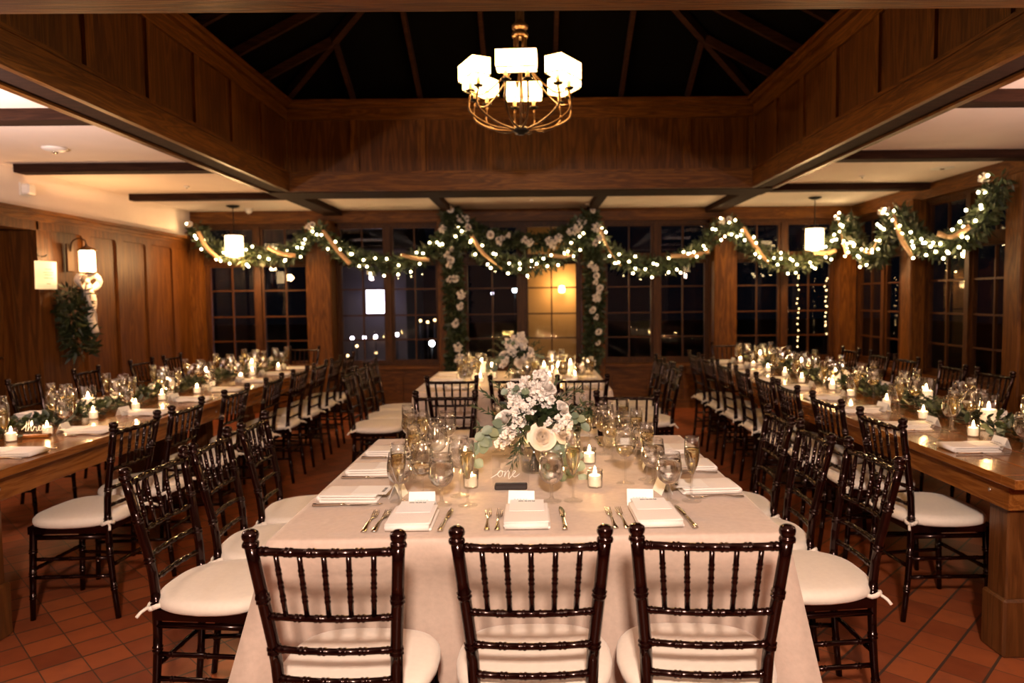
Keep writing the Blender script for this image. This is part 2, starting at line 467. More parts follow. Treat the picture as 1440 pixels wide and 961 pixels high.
# raised coffer: four panelled sides
def coffer_side(L, mat_rail, nseg, M, under=None):
    """local: x along the side 0..L, y = depth (0 = inner face, + outwards), z up"""
    m = MB()
    m.box(0, L, .02, .10, 2.60, 3.42, 1, M)
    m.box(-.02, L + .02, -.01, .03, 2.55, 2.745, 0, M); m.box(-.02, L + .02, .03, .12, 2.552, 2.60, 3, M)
    m.box(-.0, L, -.022, .0, 2.715, 2.74, 0, M)
    m.box(0, L, -.005, .06, 3.25, 3.42, 0, M); m.box(-.02, L + .02, -.05, .06, 3.36, 3.40, 0, M); m.box(-.04, L + .04, -.08, .06, 3.40, 3.43, 0, M)
    st = L / nseg
    for i in range(nseg + 1):
        a = max(0, i * st - .04); b2 = min(L, i * st + .04)
        m.box(a, b2, .0, .06, 2.74, 3.26, 2, M)
    return trim(m, [mat_rail, PANEL, OAK_Z, under or DARKW])  # default underside takes dark wood as its shade
Lx, Ly = OX1 - OX0, OY1 - OY0
coffer_side(Lx, OAK_X, 7, Matrix.Translation((OX0, OY1, 0)))
coffer_side(Lx, OAK_X, 7, Matrix.Translation((OX1, OY0, 0)) @ Matrix.Rotation(PI, 4, 'Z'), OAK_X)  # near underside in oak, so it reads as lit
coffer_side(Ly, OAK_Y, 7, Matrix.Translation((OX0, OY0, 0)) @ Matrix.Rotation(PI / 2, 4, 'Z'))
coffer_side(Ly, OAK_Y, 7, Matrix.Translation((OX1, OY1, 0)) @ Matrix.Rotation(-PI / 2, 4, 'Z'))
m = MB()   # frame beams: undersides dark to hold shade, outer cheeks in lit oak
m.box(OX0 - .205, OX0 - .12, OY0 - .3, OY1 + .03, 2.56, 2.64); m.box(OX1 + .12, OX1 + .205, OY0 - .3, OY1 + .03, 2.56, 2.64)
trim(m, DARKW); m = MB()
m.box(OX0 - .255, OX0 - .205, OY0 - .3, OY1 + .03, 2.545, 2.64); m.box(OX1 + .205, OX1 + .255, OY0 - .3, OY1 + .03, 2.545, 2.64)
trim(m, OAK_Y)
m = MB(); m.box(OX0 - .20, OX1 + .20, OY0 - .32, OY0 - .035, 2.547, 2.64); trim(m, OAK_X)
# hipped glazed roof over the coffer
AZ = 4.62
cx, cy = (OX0 + OX1) / 2, (OY0 + OY1) / 2
apex = V((cx, cy, AZ))
cor = [V((OX0, OY0, 3.42)), V((OX1, OY0, 3.42)), V((OX1, OY1, 3.42)), V((OX0, OY1, 3.42))]
corw = [V((OX0 - .2, OY0 - .2, 3.40)), V((OX1 + .2, OY0 - .2, 3.40)), V((OX1 + .2, OY1 + .2, 3.40)), V((OX0 - .2, OY1 + .2, 3.40))]
DKROOF = plain('night_black_roof', (.0012, .001, .001), 1.0)  # opaque black standing in for the night behind the glazing
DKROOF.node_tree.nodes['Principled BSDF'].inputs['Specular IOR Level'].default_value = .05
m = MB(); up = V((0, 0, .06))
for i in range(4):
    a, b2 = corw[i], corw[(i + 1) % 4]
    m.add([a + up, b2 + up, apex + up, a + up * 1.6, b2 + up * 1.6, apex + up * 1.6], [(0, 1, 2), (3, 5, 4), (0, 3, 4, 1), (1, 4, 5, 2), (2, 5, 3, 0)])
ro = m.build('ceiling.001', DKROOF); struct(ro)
m = MB()
def rafter(a, b2, wd=.038, hg=.07):
    a, b2 = V(a), V(b2); t = (b2 - a).normalized(); s = t.cross(V((0, 0, 1))).normalized(); n = s.cross(t)
    vs = []
    for p in (a, b2):
        for q, r in ((-1, -1), (1, -1), (1, 1), (-1, 1)): vs.append(p + s * q * wd / 2 + n * (r * hg / 2 + hg / 2))
    m.add(vs, [(0, 1, 2, 3)[::-1], (4, 5, 6, 7), (0, 1, 5, 4), (1, 2, 6, 5), (2, 3, 7, 6), (3, 0, 4, 7)])
for i in range(4): rafter(cor[i], apex, .06, .08)
for k in range(1, 7):
    x = OX0 + Lx * k / 7; t = min(k, 7 - k) / 3.5
    for yy in (OY1, OY0): rafter((x, yy, 3.42), (x, yy + (cy - yy) * t, 3.42 + (AZ - 3.42) * t))
    y = OY0 + Ly * k / 7
    for xx in (OX0, OX1): rafter((xx, y, 3.42), (xx + (cx - xx) * t, y, 3.42 + (AZ - 3.42) * t))
trim(m, DARKW)

# ------------------------------------------------------------------ chairs
def bamboo(pts, r, nodes, seg=8, n=40):
    """polyline tube with pairs of turned rings at the given fractions"""
    pts = [V(p) for p in pts]
    ds = [0]
    for i in range(1, len(pts)): ds.append(ds[-1] + (pts[i] - pts[i - 1]).length)
    T = ds[-1]
    def at(d):
        for i in range(1, len(pts)):
            if d <= ds[i] + 1e-9:
                t = (d - ds[i - 1]) / (ds[i] - ds[i - 1]); 
                return pts[i - 1].lerp(pts[i], t)
        return pts[-1]
    stops = {0.0, T}
    for d in ds: stops.add(d)
    rad = {}
    for f in nodes:
        c = f * T
        for dd, k in ((-.010, 1), (-.0075, 1.2), (-.004, 1.2), (-.0015, 1.02), (.0015, 1.02), (.004, 1.2), (.0075, 1.2), (.010, 1)):
            q = c + dd
            if 0 < q < T: stops.add(q); rad[q] = k
    ss = sorted(stops)
    return [at(s) for s in ss], [r * rad.get(s, 1.0) for s in ss]
def curve3(a, b, c, n=8):
    return [tuple(V(a) * (1 - t) ** 2 + V(b) * 2 * t * (1 - t) + V(c) * t * t) for t in [i / n for i in range(n + 1)]]
def make_chair():
    r = empty('chiavari_chair')
    tag(r, 'dark mahogany ballroom chair', 'chair')
    # rear posts
    def post(sx):
        pts = curve3((sx * .150, -.205, 0), (sx * .138, -.150, .42), (sx * .152, -.188, .62), 8)[:-1] + curve3((sx * .152, -.188, .62), (sx * .165, -.215, .76), (sx * .176, -.240, .885), 5)
        P, R_ = bamboo(pts, .0155, (.16, .34, .52, .68, .84))
        # taper to the foot
        R_ = [q * (.78 + .22 * min(1, p.z / .4)) for q, p in zip(R_, P)]
        m = MB(); m.tube(P, R_, 8)
        t = P[-1]
        m.lathe([(.012, -.006), (.0195, -.002), (.0205, .004), (.0185, .009), (.0145, .012), (.019, .017), (.0205, .025), (.018, .033), (.010, .038), (0.0001, .039)], 10, M=Matrix.Translation(t))
        return m
    for sx in (-1, 1): post(sx).build('back_post', MAHOG, r)
    def hw(z): return .150 if z < .6 else .152 + .024 * (z - .62) / .265
    def yb(z): return -.176 - (z - .5) * .155
    for z, nm in ((.870, 'top_rail'), (.700, 'back_rail'), (.612, 'back_rail'), (.530, 'back_rail')):
        x = hw(z); y = yb(z)
        P, R_ = bamboo(curve3((-x, y, z), (0, y - .030, z), (x, y, z), 10), .0105 if z > .8 else .0088, (.08, .26, .42, .58, .74, .92))
        m = MB(); m.tube(P, R_, 8); m.build(nm, MAHOG, r)
    for k in range(5):
        f = (k - 2) / 3.0
        x1, x0 = f * .176, f * .160
        sag = .015 * (1 - f * f)
        P, R_ = bamboo([(x0, yb(.70) - sag, .70), ((x0 + x1) / 2, yb(.785) - sag, .785), (x1, yb(.87) - sag, .87)], .0068, (.3, .5, .7))
        m = MB(); m.tube(P, R_, 6); m.build('spindle', MAHOG, r)
    # front legs
    for sx in (-1, 1):
        P, R_ = bamboo([(sx * .172, .182, 0), (sx * .171, .172, .22), (sx * .166, .162, .43)], .0155, (.25, .5, .75))
        R_ = [q * (.75 + .25 * min(1, p.z / .3)) for q, p in zip(R_, P)]
        m = MB(); m.tube(P, R_, 8); m.build('front_leg', MAHOG, r)
    # seat frame
    m = MB()
    vs = []
    out = [(-.180, .180), (.180, .180), (.160, -.175), (-.160, -.175)]
    for z in (.405, .440):
        for x, y in out: vs.append((x, y, z))
    m.add(vs, [(0, 3, 2, 1)[::-1][::-1], (4, 5, 6, 7), (0, 1, 5, 4), (1, 2, 6, 5), (2, 3, 7, 6), (3, 0, 4, 7)])
    m.tube([(-.168, .172, .385), (.168, .172, .385)], .011, 8)
    for sx in (-1, 1): m.tube([(sx * .168, .172, .385), (sx * .148, -.17, .385)], .011, 8)
    m.build('seat_frame', MAHOG, r)
    for sx in (-1, 1):
        for z in (.20, .285):
            P, R_ = bamboo([(sx * .171, .174, z), (sx * .148, -.178, z)], .0085, (.15, .5, .85))
            m = MB(); m.tube(P, R_, 6); m.build('stretcher', MAHOG, r)
    for y, x, z in ((.173, .171, .235), (-.178, .147, .245)):
        P, R_ = bamboo([(-x, y, z), (x, y, z)], .0085, (.15, .5, .85))
        m = MB(); m.tube(P, R_, 6); m.build('stretcher', MAHOG, r)
    # cushion: rounded D shape
    m = MB(); n = 40; ring = []
    for i in range(n):
        a = 2 * PI * i / n; ca, sa = math.cos(a), math.sin(a)
        e = 2 / 3.1
        x = .214 * math.copysign(abs(ca) ** e, ca); y = .205 * math.copysign(abs(sa) ** e, sa) - .002
        if y < 0: x *= 1 - .16 * (-y / .2) ** 1.2
        ring.append((x, y))
    lay = [(.93, .437), (.985, .446), (1.0, .458), (.992, .470), (.95, .481), (.86, .488), (.6, .493), (.3, .495)]
    vs = []; fs = []
    for s_, z in lay:
        for x, y in ring: vs.append((x * s_, y * s_, z))
    vs.append((0, 0, .496)); L_ = len(lay)
    for k in range(L_ - 1):
        for i in range(n):
            j = (i + 1) % n
            fs.append((k * n + i, k * n + j, (k + 1) * n + j, (k + 1) * n + i))
    for i in range(n): fs.append(((L_ - 1) * n + i, (L_ - 1) * n + (i + 1) % n, L_ * n))
    fs.append(tuple(range(n))[::-1])
    m.add(vs, fs, 0, True); cu = m.build('cushion', CUSH, r)
    for sx in (-1, 1):
        m = MB()
        pts = [(sx * .146 + .026 * math.cos(a), -.172 + .026 * math.sin(a), .452 + .006 * math.sin(2 * a)) for a in [2 * PI * i / 12 for i in range(13)]]
        m.tube(pts, .0065, 6, flat=(.7, 1.4))
        m.tube([(sx * .165, -.19, .452), (sx * .182, -.205, .442), (sx * .196, -.212, .430)], .0055, 6)
        m.build('cushion_tie', CUSH, cu)
    return proto_tree(r)
CH = make_chair()
PUSH = {1: [], 2: []}
def chair(x, y, deg, label, group):
    place(CH, (x, y, 0), math.radians(deg), None, label, 'chair', group)
near = ['placed west', '']
for i, (x, y, a) in enumerate([(-.482, 1.885, -3), (-.005, 1.895, -1), (.435, 1.885, -4)]):
    chair(x, y, a, 'mahogany ballroom chair seen from behind, ' + ['leftmost', 'middle', 'rightmost'][i] + ' at the central table edge nearest the camera', 'chairs around the central linen table')
    PUSH[1].append((x, y, 'f'))
for i, (x, y, a) in enumerate([(-1.085, 2.47, -93), (-1.075, 2.90, -87), (-1.075, 3.35, -86)]):
    chair(x, y, a, 'mahogany ballroom chair left of the central linen table, %s from the camera' % ORD[i], 'chairs around the central linen table')
for i, (x, y, a) in enumerate([(.965, 2.48, 92), (.925, 2.91, 88), (.925, 3.34, 88)]):
    chair(x, y, a, 'mahogany ballroom chair right of the central linen table, %s from the camera' % ORD[i], 'chairs around the central linen table')
    PUSH[1].append((x, y, 'r'))
for i, (x, y, a) in enumerate([(-.52, 3.96, 180), (.0, 3.95, 183), (.535, 3.88, 177)]):
    chair(x, y, a, 'mahogany ballroom chair facing the camera behind the central table, ' + ['left of the bouquet', 'hidden behind the bouquet', 'right of the bouquet'][i], 'chairs around the central linen table')
for i, (x, y, a) in enumerate([(-.575, 5.27, 0), (-.125, 5.26, 0), (.35, 5.24, 0)]):
    chair(x, y, a, 'ballroom chair at the near edge of the rear linen table, %s from the left' % ORD[i], 'chairs around the rear linen table')
    PUSH[2].append((x, y, 'f'))
for i, y in enumerate((5.62, 6.05, 6.48)):
    chair(-1.22, y, -88, 'ballroom chair left of the rear linen table, %s from its near end' % ORD[i], 'chairs around the rear linen table')
for i, y in enumerate((5.72, 6.15, 6.58)):
    chair(.93, y, 88, 'ballroom chair right of the rear linen table, %s from its near end' % ORD[i], 'chairs around the rear linen table')
Linner = [3.40, 3.89, 4.54, 5.20, 5.80, 6.35, 6.86, 7.36]
Lturn = [88, 91, 90, 92, 90, 89, 92, 90]
for i, y in enumerate(Linner):
    chair(-2.135, y, Lturn[i], 'ballroom chair on the aisle side of the left farm table, %s from its near end' % ORD[i], 'aisle-side chairs of the left farm table')
for i, y in enumerate((3.9, 4.6, 5.33, 6.07, 6.90, 7.50)):
    chair(-3.55, y, -90 + (3, -2, 4, 2, -3, 0)[i], 'ballroom chair on the wall side of the left farm table, %s from its near end' % ORD[i], 'wall-side chairs of the left farm table')
Rinner = [3.24, 3.83, 4.41, 4.86, 5.38, 5.92, 6.45, 7.0]
for i, y in enumerate(Rinner):
    chair(1.835, y, (-86, -88, -91, -90, -92, -89, -90, -88, -91)[i], 'ballroom chair on the aisle side of the right farm table, %s from its near end' % ORD[i], 'aisle-side chairs of the right farm table')
for i, y in enumerate((4.45, 5.0, 5.53, 6.2, 6.7, 7.3)):
    chair(3.06, y, 90 + (-3, 4, -2, 3, 0, 2)[i], 'ballroom chair on the window side of the right farm table, %s from its near end' % ORD[i], 'window-side chairs of the right farm table')
chair(-2.75, 8.3, 176, 'mahogany ballroom chair at the far head of the left farm table by the post', 'chairs at the far table heads')
chair(2.32, 8.15, 184, 'mahogany ballroom chair at the far head of the right farm table by the post', 'chairs at the far table heads')

# ------------------------------------------------------------------ tables
def farm_table(x0, x1, y0, y1, label, inset):
    r = empty('farm_table', ((x0 + x1) / 2, (y0 + y1) / 2, 0)); tag(r, label, 'table', 'plank farm tables')
    hx, hy = (x1 - x0) / 2, (y1 - y0) / 2
    m = MB(); n = 6; w = 2 * hx / n
    for k in range(n): m.cbox((-hx + w * (k + .5), 0, .7415), (w - .0015, 2 * hy - .16, .037), ch=.002)
    for s in (-1, 1): m.cbox((0, s * (hy - .04), .7415), (2 * hx, .078, .037), ch=.002)
    m.build('tabletop', PINE, r)
    m = MB(); a, b2 = hx - .045, hy - .10
    m.box(-a, -a + .03, -b2 + .031, b2 - .031, .615, .7225); m.box(a - .03, a, -b2 + .031, b2 - .031, .615, .7225)
    m.box(-a, a, -b2, -b2 + .03, .615, .7225); m.box(-a, a, b2 - .03, b2, .615, .7225)
    m.build('apron', PINE, r)
    for sx in (-1, 1):
        for sy in (-1, 1):
            lx = a - (.095 if sy != inset else .30)
            m = MB(); m.cbox((sx * lx, sy * (b2 - .11), .3575), (.12, .12, .715), ch=.006)
            m.cbox((sx * lx, sy * (b2 - .11), .12), (.15, .15, .24), ch=.01)
            m.build('leg', PINE_Z, r)
            m = MB(); m.lathe([(.0001, 0), (.009, .001), (.009, .006), (.0001, .007)], 8, M=Matrix.Translation((sx * a, sy * (b2 - .11), .67)) @ Matrix.Rotation(sx * PI / 2, 4, 'Y'))
            m.build('bolt', SILVER, r)
    return r
farm_table(-3.25, -2.25, 2.82, 5.34, 'stained plank farm table against the panelled left wall, nearer half of the long run', 1)
farm_table(-3.25, -2.25, 5.345, 7.88, 'stained plank farm table against the panelled left wall, farther half of the long run', -1)
farm_table(1.80, 2.80, 2.60, 5.16, 'stained plank farm table beside the right windows, nearer half of the long run', 1)
farm_table(1.80, 2.80, 5.165, 7.72, 'stained plank farm table beside the right windows, farther half of the long run', -1)

def tablecloth(x0, x1, y0, y1, push, label, seed):
    rnd = random.Random(seed)
    m = MB()
    r = .03; N = 60
    per = []
    def side(a, b2, nrm):
        for i in range(N): 
            t = i / N
            per.append((a[0] + (b2[0] - a[0]) * t, a[1] + (b2[1] - a[1]) * t, nrm, t))
    side((x0, y0), (x1, y0), (0, -1)); side((x1, y0), (x1, y1), (1, 0)); side((x1, y1), (x0, y1), (0, 1)); side((x0, y1), (x0, y0), (-1, 0))
    ph = [rnd.uniform(0, 6.28) for _ in range(8)]
    zs = [.76, .757, .748, .735, .70, .64, .56, .48, .40, .30, .20, .10, .03, .004]
    vs = []; fs = []
    P = len(per)
    for k, z in enumerate(zs):
        for i, (x, y, nr, t) in enumerate(per):
            dz = .76 - z
            off = 0 if k == 0 else min(.010, .004 + dz * .4)
            s = i / P * 2 * PI
            # distance to the nearest corner along the side
            c = min(t, 1 - t); L_ = (x1 - x0) if nr[1] else (y1 - y0); c *= L_
            flare = math.exp(-(c / .10) ** 2) * dz * (.24 if y < (y0 + y1) / 2 else .12)
            fold = (math.sin(s * 9 + ph[0]) * .45 + math.sin(s * 17 + ph[1]) * .35 + math.sin(s * 31 + ph[2]) * .2) * .055 * min(1, max(0, dz / .5)) 
            o = off + flare + fold + dz * .035
            # corner direction
            dx, dy = nr
            if c < .14:
                sx = 1 if x > (x0 + x1) / 2 else -1; sy = 1 if y > (y0 + y1) / 2 else -1
                wgt = math.exp(-(c / .07) ** 2)
                dx = dx * (1 - wgt) + sx * .72 * wgt; dy = dy * (1 - wgt) + sy * .72 * wgt
            # pushed in by chair seats
            for (px, py, sd) in push:
                if sd == 'f' and nr == (0, -1):
                    u = (x - px); f = (py + .225) - (y0)
                elif sd == 'r' and nr == (1, 0):
                    u = (y - py); f = x1 - (px - .225)
                else: continue
                wz = max(0, min(1, (.70 - z) / .16))
                o = o - (max(0, f) + .035 + o) * math.exp(-(u / .31) ** 8) * wz if f > -.02 else o
            vs.append((x + dx * o, y + dy * o, z))
    for k in range(len(zs) - 1):
        for i in range(P):
            j = (i + 1) % P
            fs.append((k * P + i, (k + 1) * P + i, (k + 1) * P + j, k * P + j))
    # top surface grid fan
    b = len(vs); G = 12
    inner = []
    for i in range(P):
        x, y = per[i][0], per[i][1]
        inner.append((x * .98 + (x0 + x1) * .01, y * .98 + (y0 + y1) * .01, .7605))
    vs += inner
    for i in range(P):
        j = (i + 1) % P
        fs.append((i, j, b + j, b + i))
    fs.append(tuple(b + i for i in range(P)))
    m.add(vs, fs, 0, True)
    o = m.build('tablecloth', LINEN); 
    for p in o.data.polygons:
        if len(p.vertices) > 4: p.use_smooth = False
    return tag(o, label, 'tablecloth', 'floor-length linen tablecloths')
tablecloth(-.78, .74, 2.06, 3.56, PUSH[1], 'taupe floor-length linen cloth over the central table nearest the camera', 3)
tablecloth(-.91, .60, 5.42, 6.88, PUSH[2], 'taupe floor-length linen cloth over the rear table under the floral arch', 5)

# ------------------------------------------------------------------ tableware prototypes
ZT = .7615
def lathe_part(name, prof, mat, parent, n=20):
    m = MB(); m.lathe(prof, n, cap=False); return m.build(name, mat, parent)
def stem_glass(name, bowl, fill, liq, foot=.034, n=20, stem=.0035):
    """bowl: outer profile [(r,z)] from the stem up to the rim"""
    r = empty(name)
    base = [(.0001, .0), (foot, .0), (foot, .0025), (foot * .5, .006), (stem * 1.6, .011), (stem, .02), (stem, bowl[0][1] - .006), (stem * 1.5, bowl[0][1] - .001)]
    outp = base + bowl
    inn = [(max(.0002, q - .0011), z + (.0025 if i == 0 else 0)) for i, (q, z) in enumerate(bowl)][::-1]
    m = MB(); m.lathe((base + bowl)[4:] + inn, n, cap=False); m.lathe(base[:5], n, 1, cap=False); m.build('glass_body', [GLASS, FOOT], r)
    if liq:
        f = []
        for i, (q, z) in enumerate(bowl):
            if z <= fill: f.append((max(.0002, q - .0016), z + (.003 if i == 0 else 0)))
            else:
                q0, z0 = bowl[i - 1]; t = (fill - z0) / (z - z0); f.append((q0 + (q - q0) * t - .0016, fill)); break
        f.append((.0002, fill))
        m = MB(); m.lathe(f, n, cap=False); m.build('drink', liq, r)
    return proto_tree(r)
goblet_b = [(.006, .062), (.020, .066), (.034, .078), (.0425, .098), (.044, .115), (.0425, .135), (.039, .155), (.0365, .172)]
flute_b = [(.004, .088), (.010, .096), (.018, .118), (.0245, .145), (.0265, .170), (.026, .195), (.0245, .222)]
wine_b = [(.004, .100), (.018, .105), (.034, .122), (.041, .145), (.040, .165), (.036, .190), (.033, .212)]
GOB = stem_glass('water_goblet', goblet_b, .145, WATER, .035, 24, .0055)
FLU = stem_glass('champagne_flute', flute_b, .182, CHAMP, .033)
WIN = stem_glass('wine_glass', wine_b, .0, None, .035)
WINF = stem_glass('wine_glass', wine_b, .140, RED, .035)
def rect_round(w, d, n=4, r=.006):
    pts = []
    for sx, sy, a0 in ((1, 1, 0), (-1, 1, 90), (-1, -1, 180), (1, -1, 270)):
        for k in range(n + 1):
            a = math.radians(a0 + 90 * k / n); pts.append((sx * (w / 2 - r) + r * math.cos(a), sy * (d / 2 - r) + r * math.sin(a)))
    return pts
def make_napkin():
    # folded cloth: three soft layers, fold towards the guest (-y), menu tucked in at the far end
    r = empty('napkin'); rnd = random.Random(4)
    m = MB()
    for k, (z0, z1, sh, w, d) in enumerate(((.0, .008, .003, .142, .205), (.008, .0155, -.002, .138, .200), (.0155, .0225, .0, .140, .203))):
        pts = rect_round(w, d, 4, .008); n = len(pts)
        vs = []; fs = []
        lay = [(.985, z0 + .0006), (1.0, (z0 + z1) / 2), (.985, z1 - .0004), (.90, z1), (.5, z1 + .0012)]
        for s_, z in lay:
            for x, y in pts: vs.append((x * s_ + sh, y * s_ + sh, z + .0018 * math.sin(x * 60 + k * 2) * (1 if s_ > .6 else .3)))
        for a in range(len(lay) - 1):
            for i in range(n): j = (i + 1) % n; fs.append((a * n + i, a * n + j, (a + 1) * n + j, (a + 1) * n + i))
        fs.append(tuple((len(lay) - 1) * n + i for i in range(n))); fs.append(tuple(range(n))[::-1])
        m.add(vs, fs, 0, True)
    # rolled fold joining the layers on the guest side
    m.tube([(-.066, -.100, .0118), (.066, -.101, .0118)], .0108, 10, flat=(.9, 1.0))
    m.build('napkin_cloth', NAPK, r)
    return proto_tree(r)
NAP = make_napkin()
def make_menu():
    r = empty('menu_card')
    m = MB(); m.box(-.056, .056, .0, .125, 0, .0012)
    m.build('card', CARD, r)
    cu = bpy.data.curves.new('t', 'FONT'); cu.body = 'menu'; cu.size = .021; cu.align_x = 'CENTER'; cu.extrude = .0002; cu.offset = .0006; cu.space_character = 1.25
    t = bpy.data.objects.new('t', cu); COL.objects.link(t); bpy.context.view_layer.update()
    me = bpy.data.meshes.new_from_object(t.evaluated_get(bpy.context.evaluated_depsgraph_get())); bpy.data.objects.remove(t)
    me.materials.clear(); me.materials.append(INK); me.transform(Matrix.Translation((0, .102, .0015)))
    link_mesh('menu_lettering', me, r)
    return proto_tree(r)
MENU = make_menu()
def make_tent():
    r = empty('place_card'); m = MB()
    w, h, d = .088, .052, .022
    for s in (-1, 1):
        m.add([(-w / 2, s * d, 0), (w / 2, s * d, 0), (w / 2, 0, h), (-w / 2, 0, h), (-w / 2, s * d - s * .0012, 0), (w / 2, s * d - s * .0012, 0), (w / 2, 0, h - .0018), (-w / 2, 0, h - .0018)],
              [(0, 1, 2, 3), (4, 7, 6, 5), (0, 4, 5, 1), (1, 5, 6, 2), (3, 7, 4, 0)])
    m.build('folded_card', CARD, r)
    m = MB(); rnd = random.Random(2)
    T = Matrix.Translation((0, -.012, .024)) @ Matrix.Rotation(math.atan2(h, d), 4, 'X')
    pts = [(-.024 + .048 * i / 16, .003 * math.sin(i * 1.9) + .001 * math.sin(i * 3.1), .0008) for i in range(17)]
    m.tube([T @ V(p) for p in pts], .0006, 4); m.build('handwriting', BRONZE, r)
    return proto_tree(r)
TENT = make_tent()
def flat_strip(m, pts, ws, th):
    vs = []; fs = []
    for (x, y, z), w in zip(pts, ws):
        vs += [(x - w, y, z), (x + w, y, z), (x + w * .7, y, z + th), (x - w * .7, y, z + th)]
    for i in range(len(pts) - 1):
        a = i * 4; b = a + 4
        for k in range(4): fs.append((a + k, a + (k + 1) % 4, b + (k + 1) % 4, b + k))
    fs.append((3, 2, 1, 0)); e = (len(pts) - 1) * 4; fs.append((e, e + 1, e + 2, e + 3))
    m.add(vs, fs, 0, True)
def make_fork():
    m = MB()
    flat_strip(m, [(0, -.10, .002), (0, -.095, .003), (0, -.07, .004), (0, -.03, .0085), (0, .02, .0065), (0, .035, .003), (0, .05, .0015)], [.008, .0095, .0075, .004, .003, .009, .011], .0025)
    for k in range(4):
        x = -.0088 + k * .00587
        flat_strip(m, [(x, .048, .0015), (x, .07, .002), (x, .10, .008)], [.0018, .0016, .0008], .002)
    r = m.build('dinner_fork', SILVER); return r
def make_knife():
    r = empty('dinner_knife')
    m = MB(); flat_strip(m, [(0, -.115, .002), (0, -.11, .002), (0, -.08, .002), (0, -.02, .002), (0, -.005, .002)], [.007, .0095, .008, .0055, .0065], .007); m.build('knife_handle', SILVER, r)
    m = MB(); flat_strip(m, [(0, -.005, .003), (.001, .03, .003), (.001, .08, .003), (-.001, .11, .003), (-.004, .122, .003)], [.005, .0095, .0105, .007, .001], .0018); m.build('blade', SILVER, r)
    return proto_tree(r)
FORK = make_fork(); FORK['category'] = 'fork'
KNIFE = make_knife()
def make_votive():
    r = empty('votive_candle')
    m = MB(); m.lathe([(.0001, .0), (.0265, .0), (.028, .004), (.0295, .065), (.0275, .065), (.0262, .006), (.0001, .005)], 18, cap=False); m.build('glass_cup', GLASS, r)
    m = MB(); m.lathe([(.0001, .0065), (.0235, .0065), (.0240, .044), (.022, .045), (.0001, .043)], 16, cap=False); m.build('candle_wax', WAX, r)
    m = MB(); m.lathe([(.0002, .043), (.0045, .050), (.0058, .056), (.0038, .066), (.0002, .078)], 8, cap=False); m.build('flame', FLAME, r)
    return proto_tree(r)
VOT = make_votive()
def make_hurricane():
    r = empty('pillar_candle')
    m = MB(); m.lathe([(.0001, .0), (.045, .0), (.046, .004), (.046, .185), (.044, .185), (.0438, .006), (.0001, .005)], 22, cap=False); m.build('glass_cylinder', GLASS, r)
    m = MB(); m.lathe([(.0001, .0065), (.036, .0065), (.037, .105), (.034, .108), (.0001, .100)], 18, cap=False); m.build('candle_wax', WAX, r)
    m = MB(); m.lathe([(.0002, .100), (.006, .110), (.0075, .118), (.005, .132), (.0002, .147)], 8, cap=False); m.build('flame', FLAME, r)
    return proto_tree(r)
HUR = make_hurricane()

def setting(tbl, who, ex, ey, dirdeg, what, rnd, cutlery=True, wine=True, glassonly=False, tent=True, z=ZT, full=False):
    """ex,ey: table edge point in front of the guest; dirdeg: direction the guest faces"""
    a = math.radians(dirdeg); n = V((math.cos(a), math.sin(a), 0)); rt = V((math.sin(a), -math.cos(a), 0)); rz = a - PI / 2
    def P(r, q, dz=0): 
        p = V((ex, ey, z)) + rt * r + n * q; return (p.x, p.y, p.z + dz)
    j = lambda s: rnd.uniform(-s, s)
    seat = '%s %s' % (what, tbl)
    if not glassonly:
        o = place(NAP, P(.0 + j(.01), .155), rz + j(.05), None, 'white napkin at ' + seat, 'napkin', 'folded napkins ' + who)
        place(MENU, (o.location.x + n.x * .008, o.location.y + n.y * .008, z + .0245), o.rotation_euler.z, None, 'menu card at ' + seat, 'menu card', 'menu cards ' + who)
        if tent: place(TENT, P(-.01 + j(.02), .31 + j(.01)), rz + j(.25), None, 'place card at ' + seat, 'place card', 'place cards ' + who)
    if cutlery:
        place(FORK, P(-.098, .15 + j(.005)), rz + j(.04), None, 'inner fork at ' + seat, 'fork', 'forks ' + who)
        if full: place(FORK, P(-.132, .148 + j(.005)), rz + j(.04), None, 'outer fork at ' + seat, 'fork', 'forks ' + who)
        place(KNIFE, P(.105, .155 + j(.005)), rz + j(.06), None, 'table knife at ' + seat, 'knife', 'knives ' + who)
    g = 'glasses ' + who
    place(GOB, P(.075 + j(.015), .345 + j(.02)), rnd.uniform(0, 6), None, 'water goblet at ' + seat, 'goblet', g)
    place(FLU, P(.155 + j(.012), .335 + j(.02)), rnd.uniform(0, 6), None, 'champagne flute at ' + seat, 'champagne flute', g)
    if wine: place(WINF if rnd.random() < .7 else WIN, P(.115 + j(.02), .43 + j(.015)), rnd.uniform(0, 6), None, 'wine glass at ' + seat, 'wine glass', g)
rnd = random.Random(11)
T1 = 'of the central linen table'
w1 = 'on the central linen table'
for i, x in enumerate((-.385, -.015, .375)):
    setting(T1, w1, x, 2.06, 90, 'the near edge %s' % ['by the left corner', 'in the middle', 'by the right corner'][i], rnd, wine=(i == 0), full=True)
for i, y in enumerate((2.50, 2.87, 3.22)):
    setting(T1, w1, -.80, y, 0, 'the left side, %s from camera,' % ORD[i], rnd)
for i, y in enumerate((2.53, 2.87, 3.17)):
    setting(T1, w1, .78, y, 180, 'the right side, %s from camera,' % ORD[i], rnd)
for i, x in enumerate((-.42, .0, .42)):
    setting(T1, w1, x, 3.56, -90, 'the far edge %s' % ['left of the bouquet', 'behind the bouquet', 'right of the bouquet'][i], rnd, wine=True)
T2 = 'of the rear linen table'; w2 = 'on the rear linen table'
for i, x in enumerate((-.60, -.13, .32)): setting(T2, w2, x, 5.42, 90, 'the near edge, %s from left,' % ORD[i], rnd)
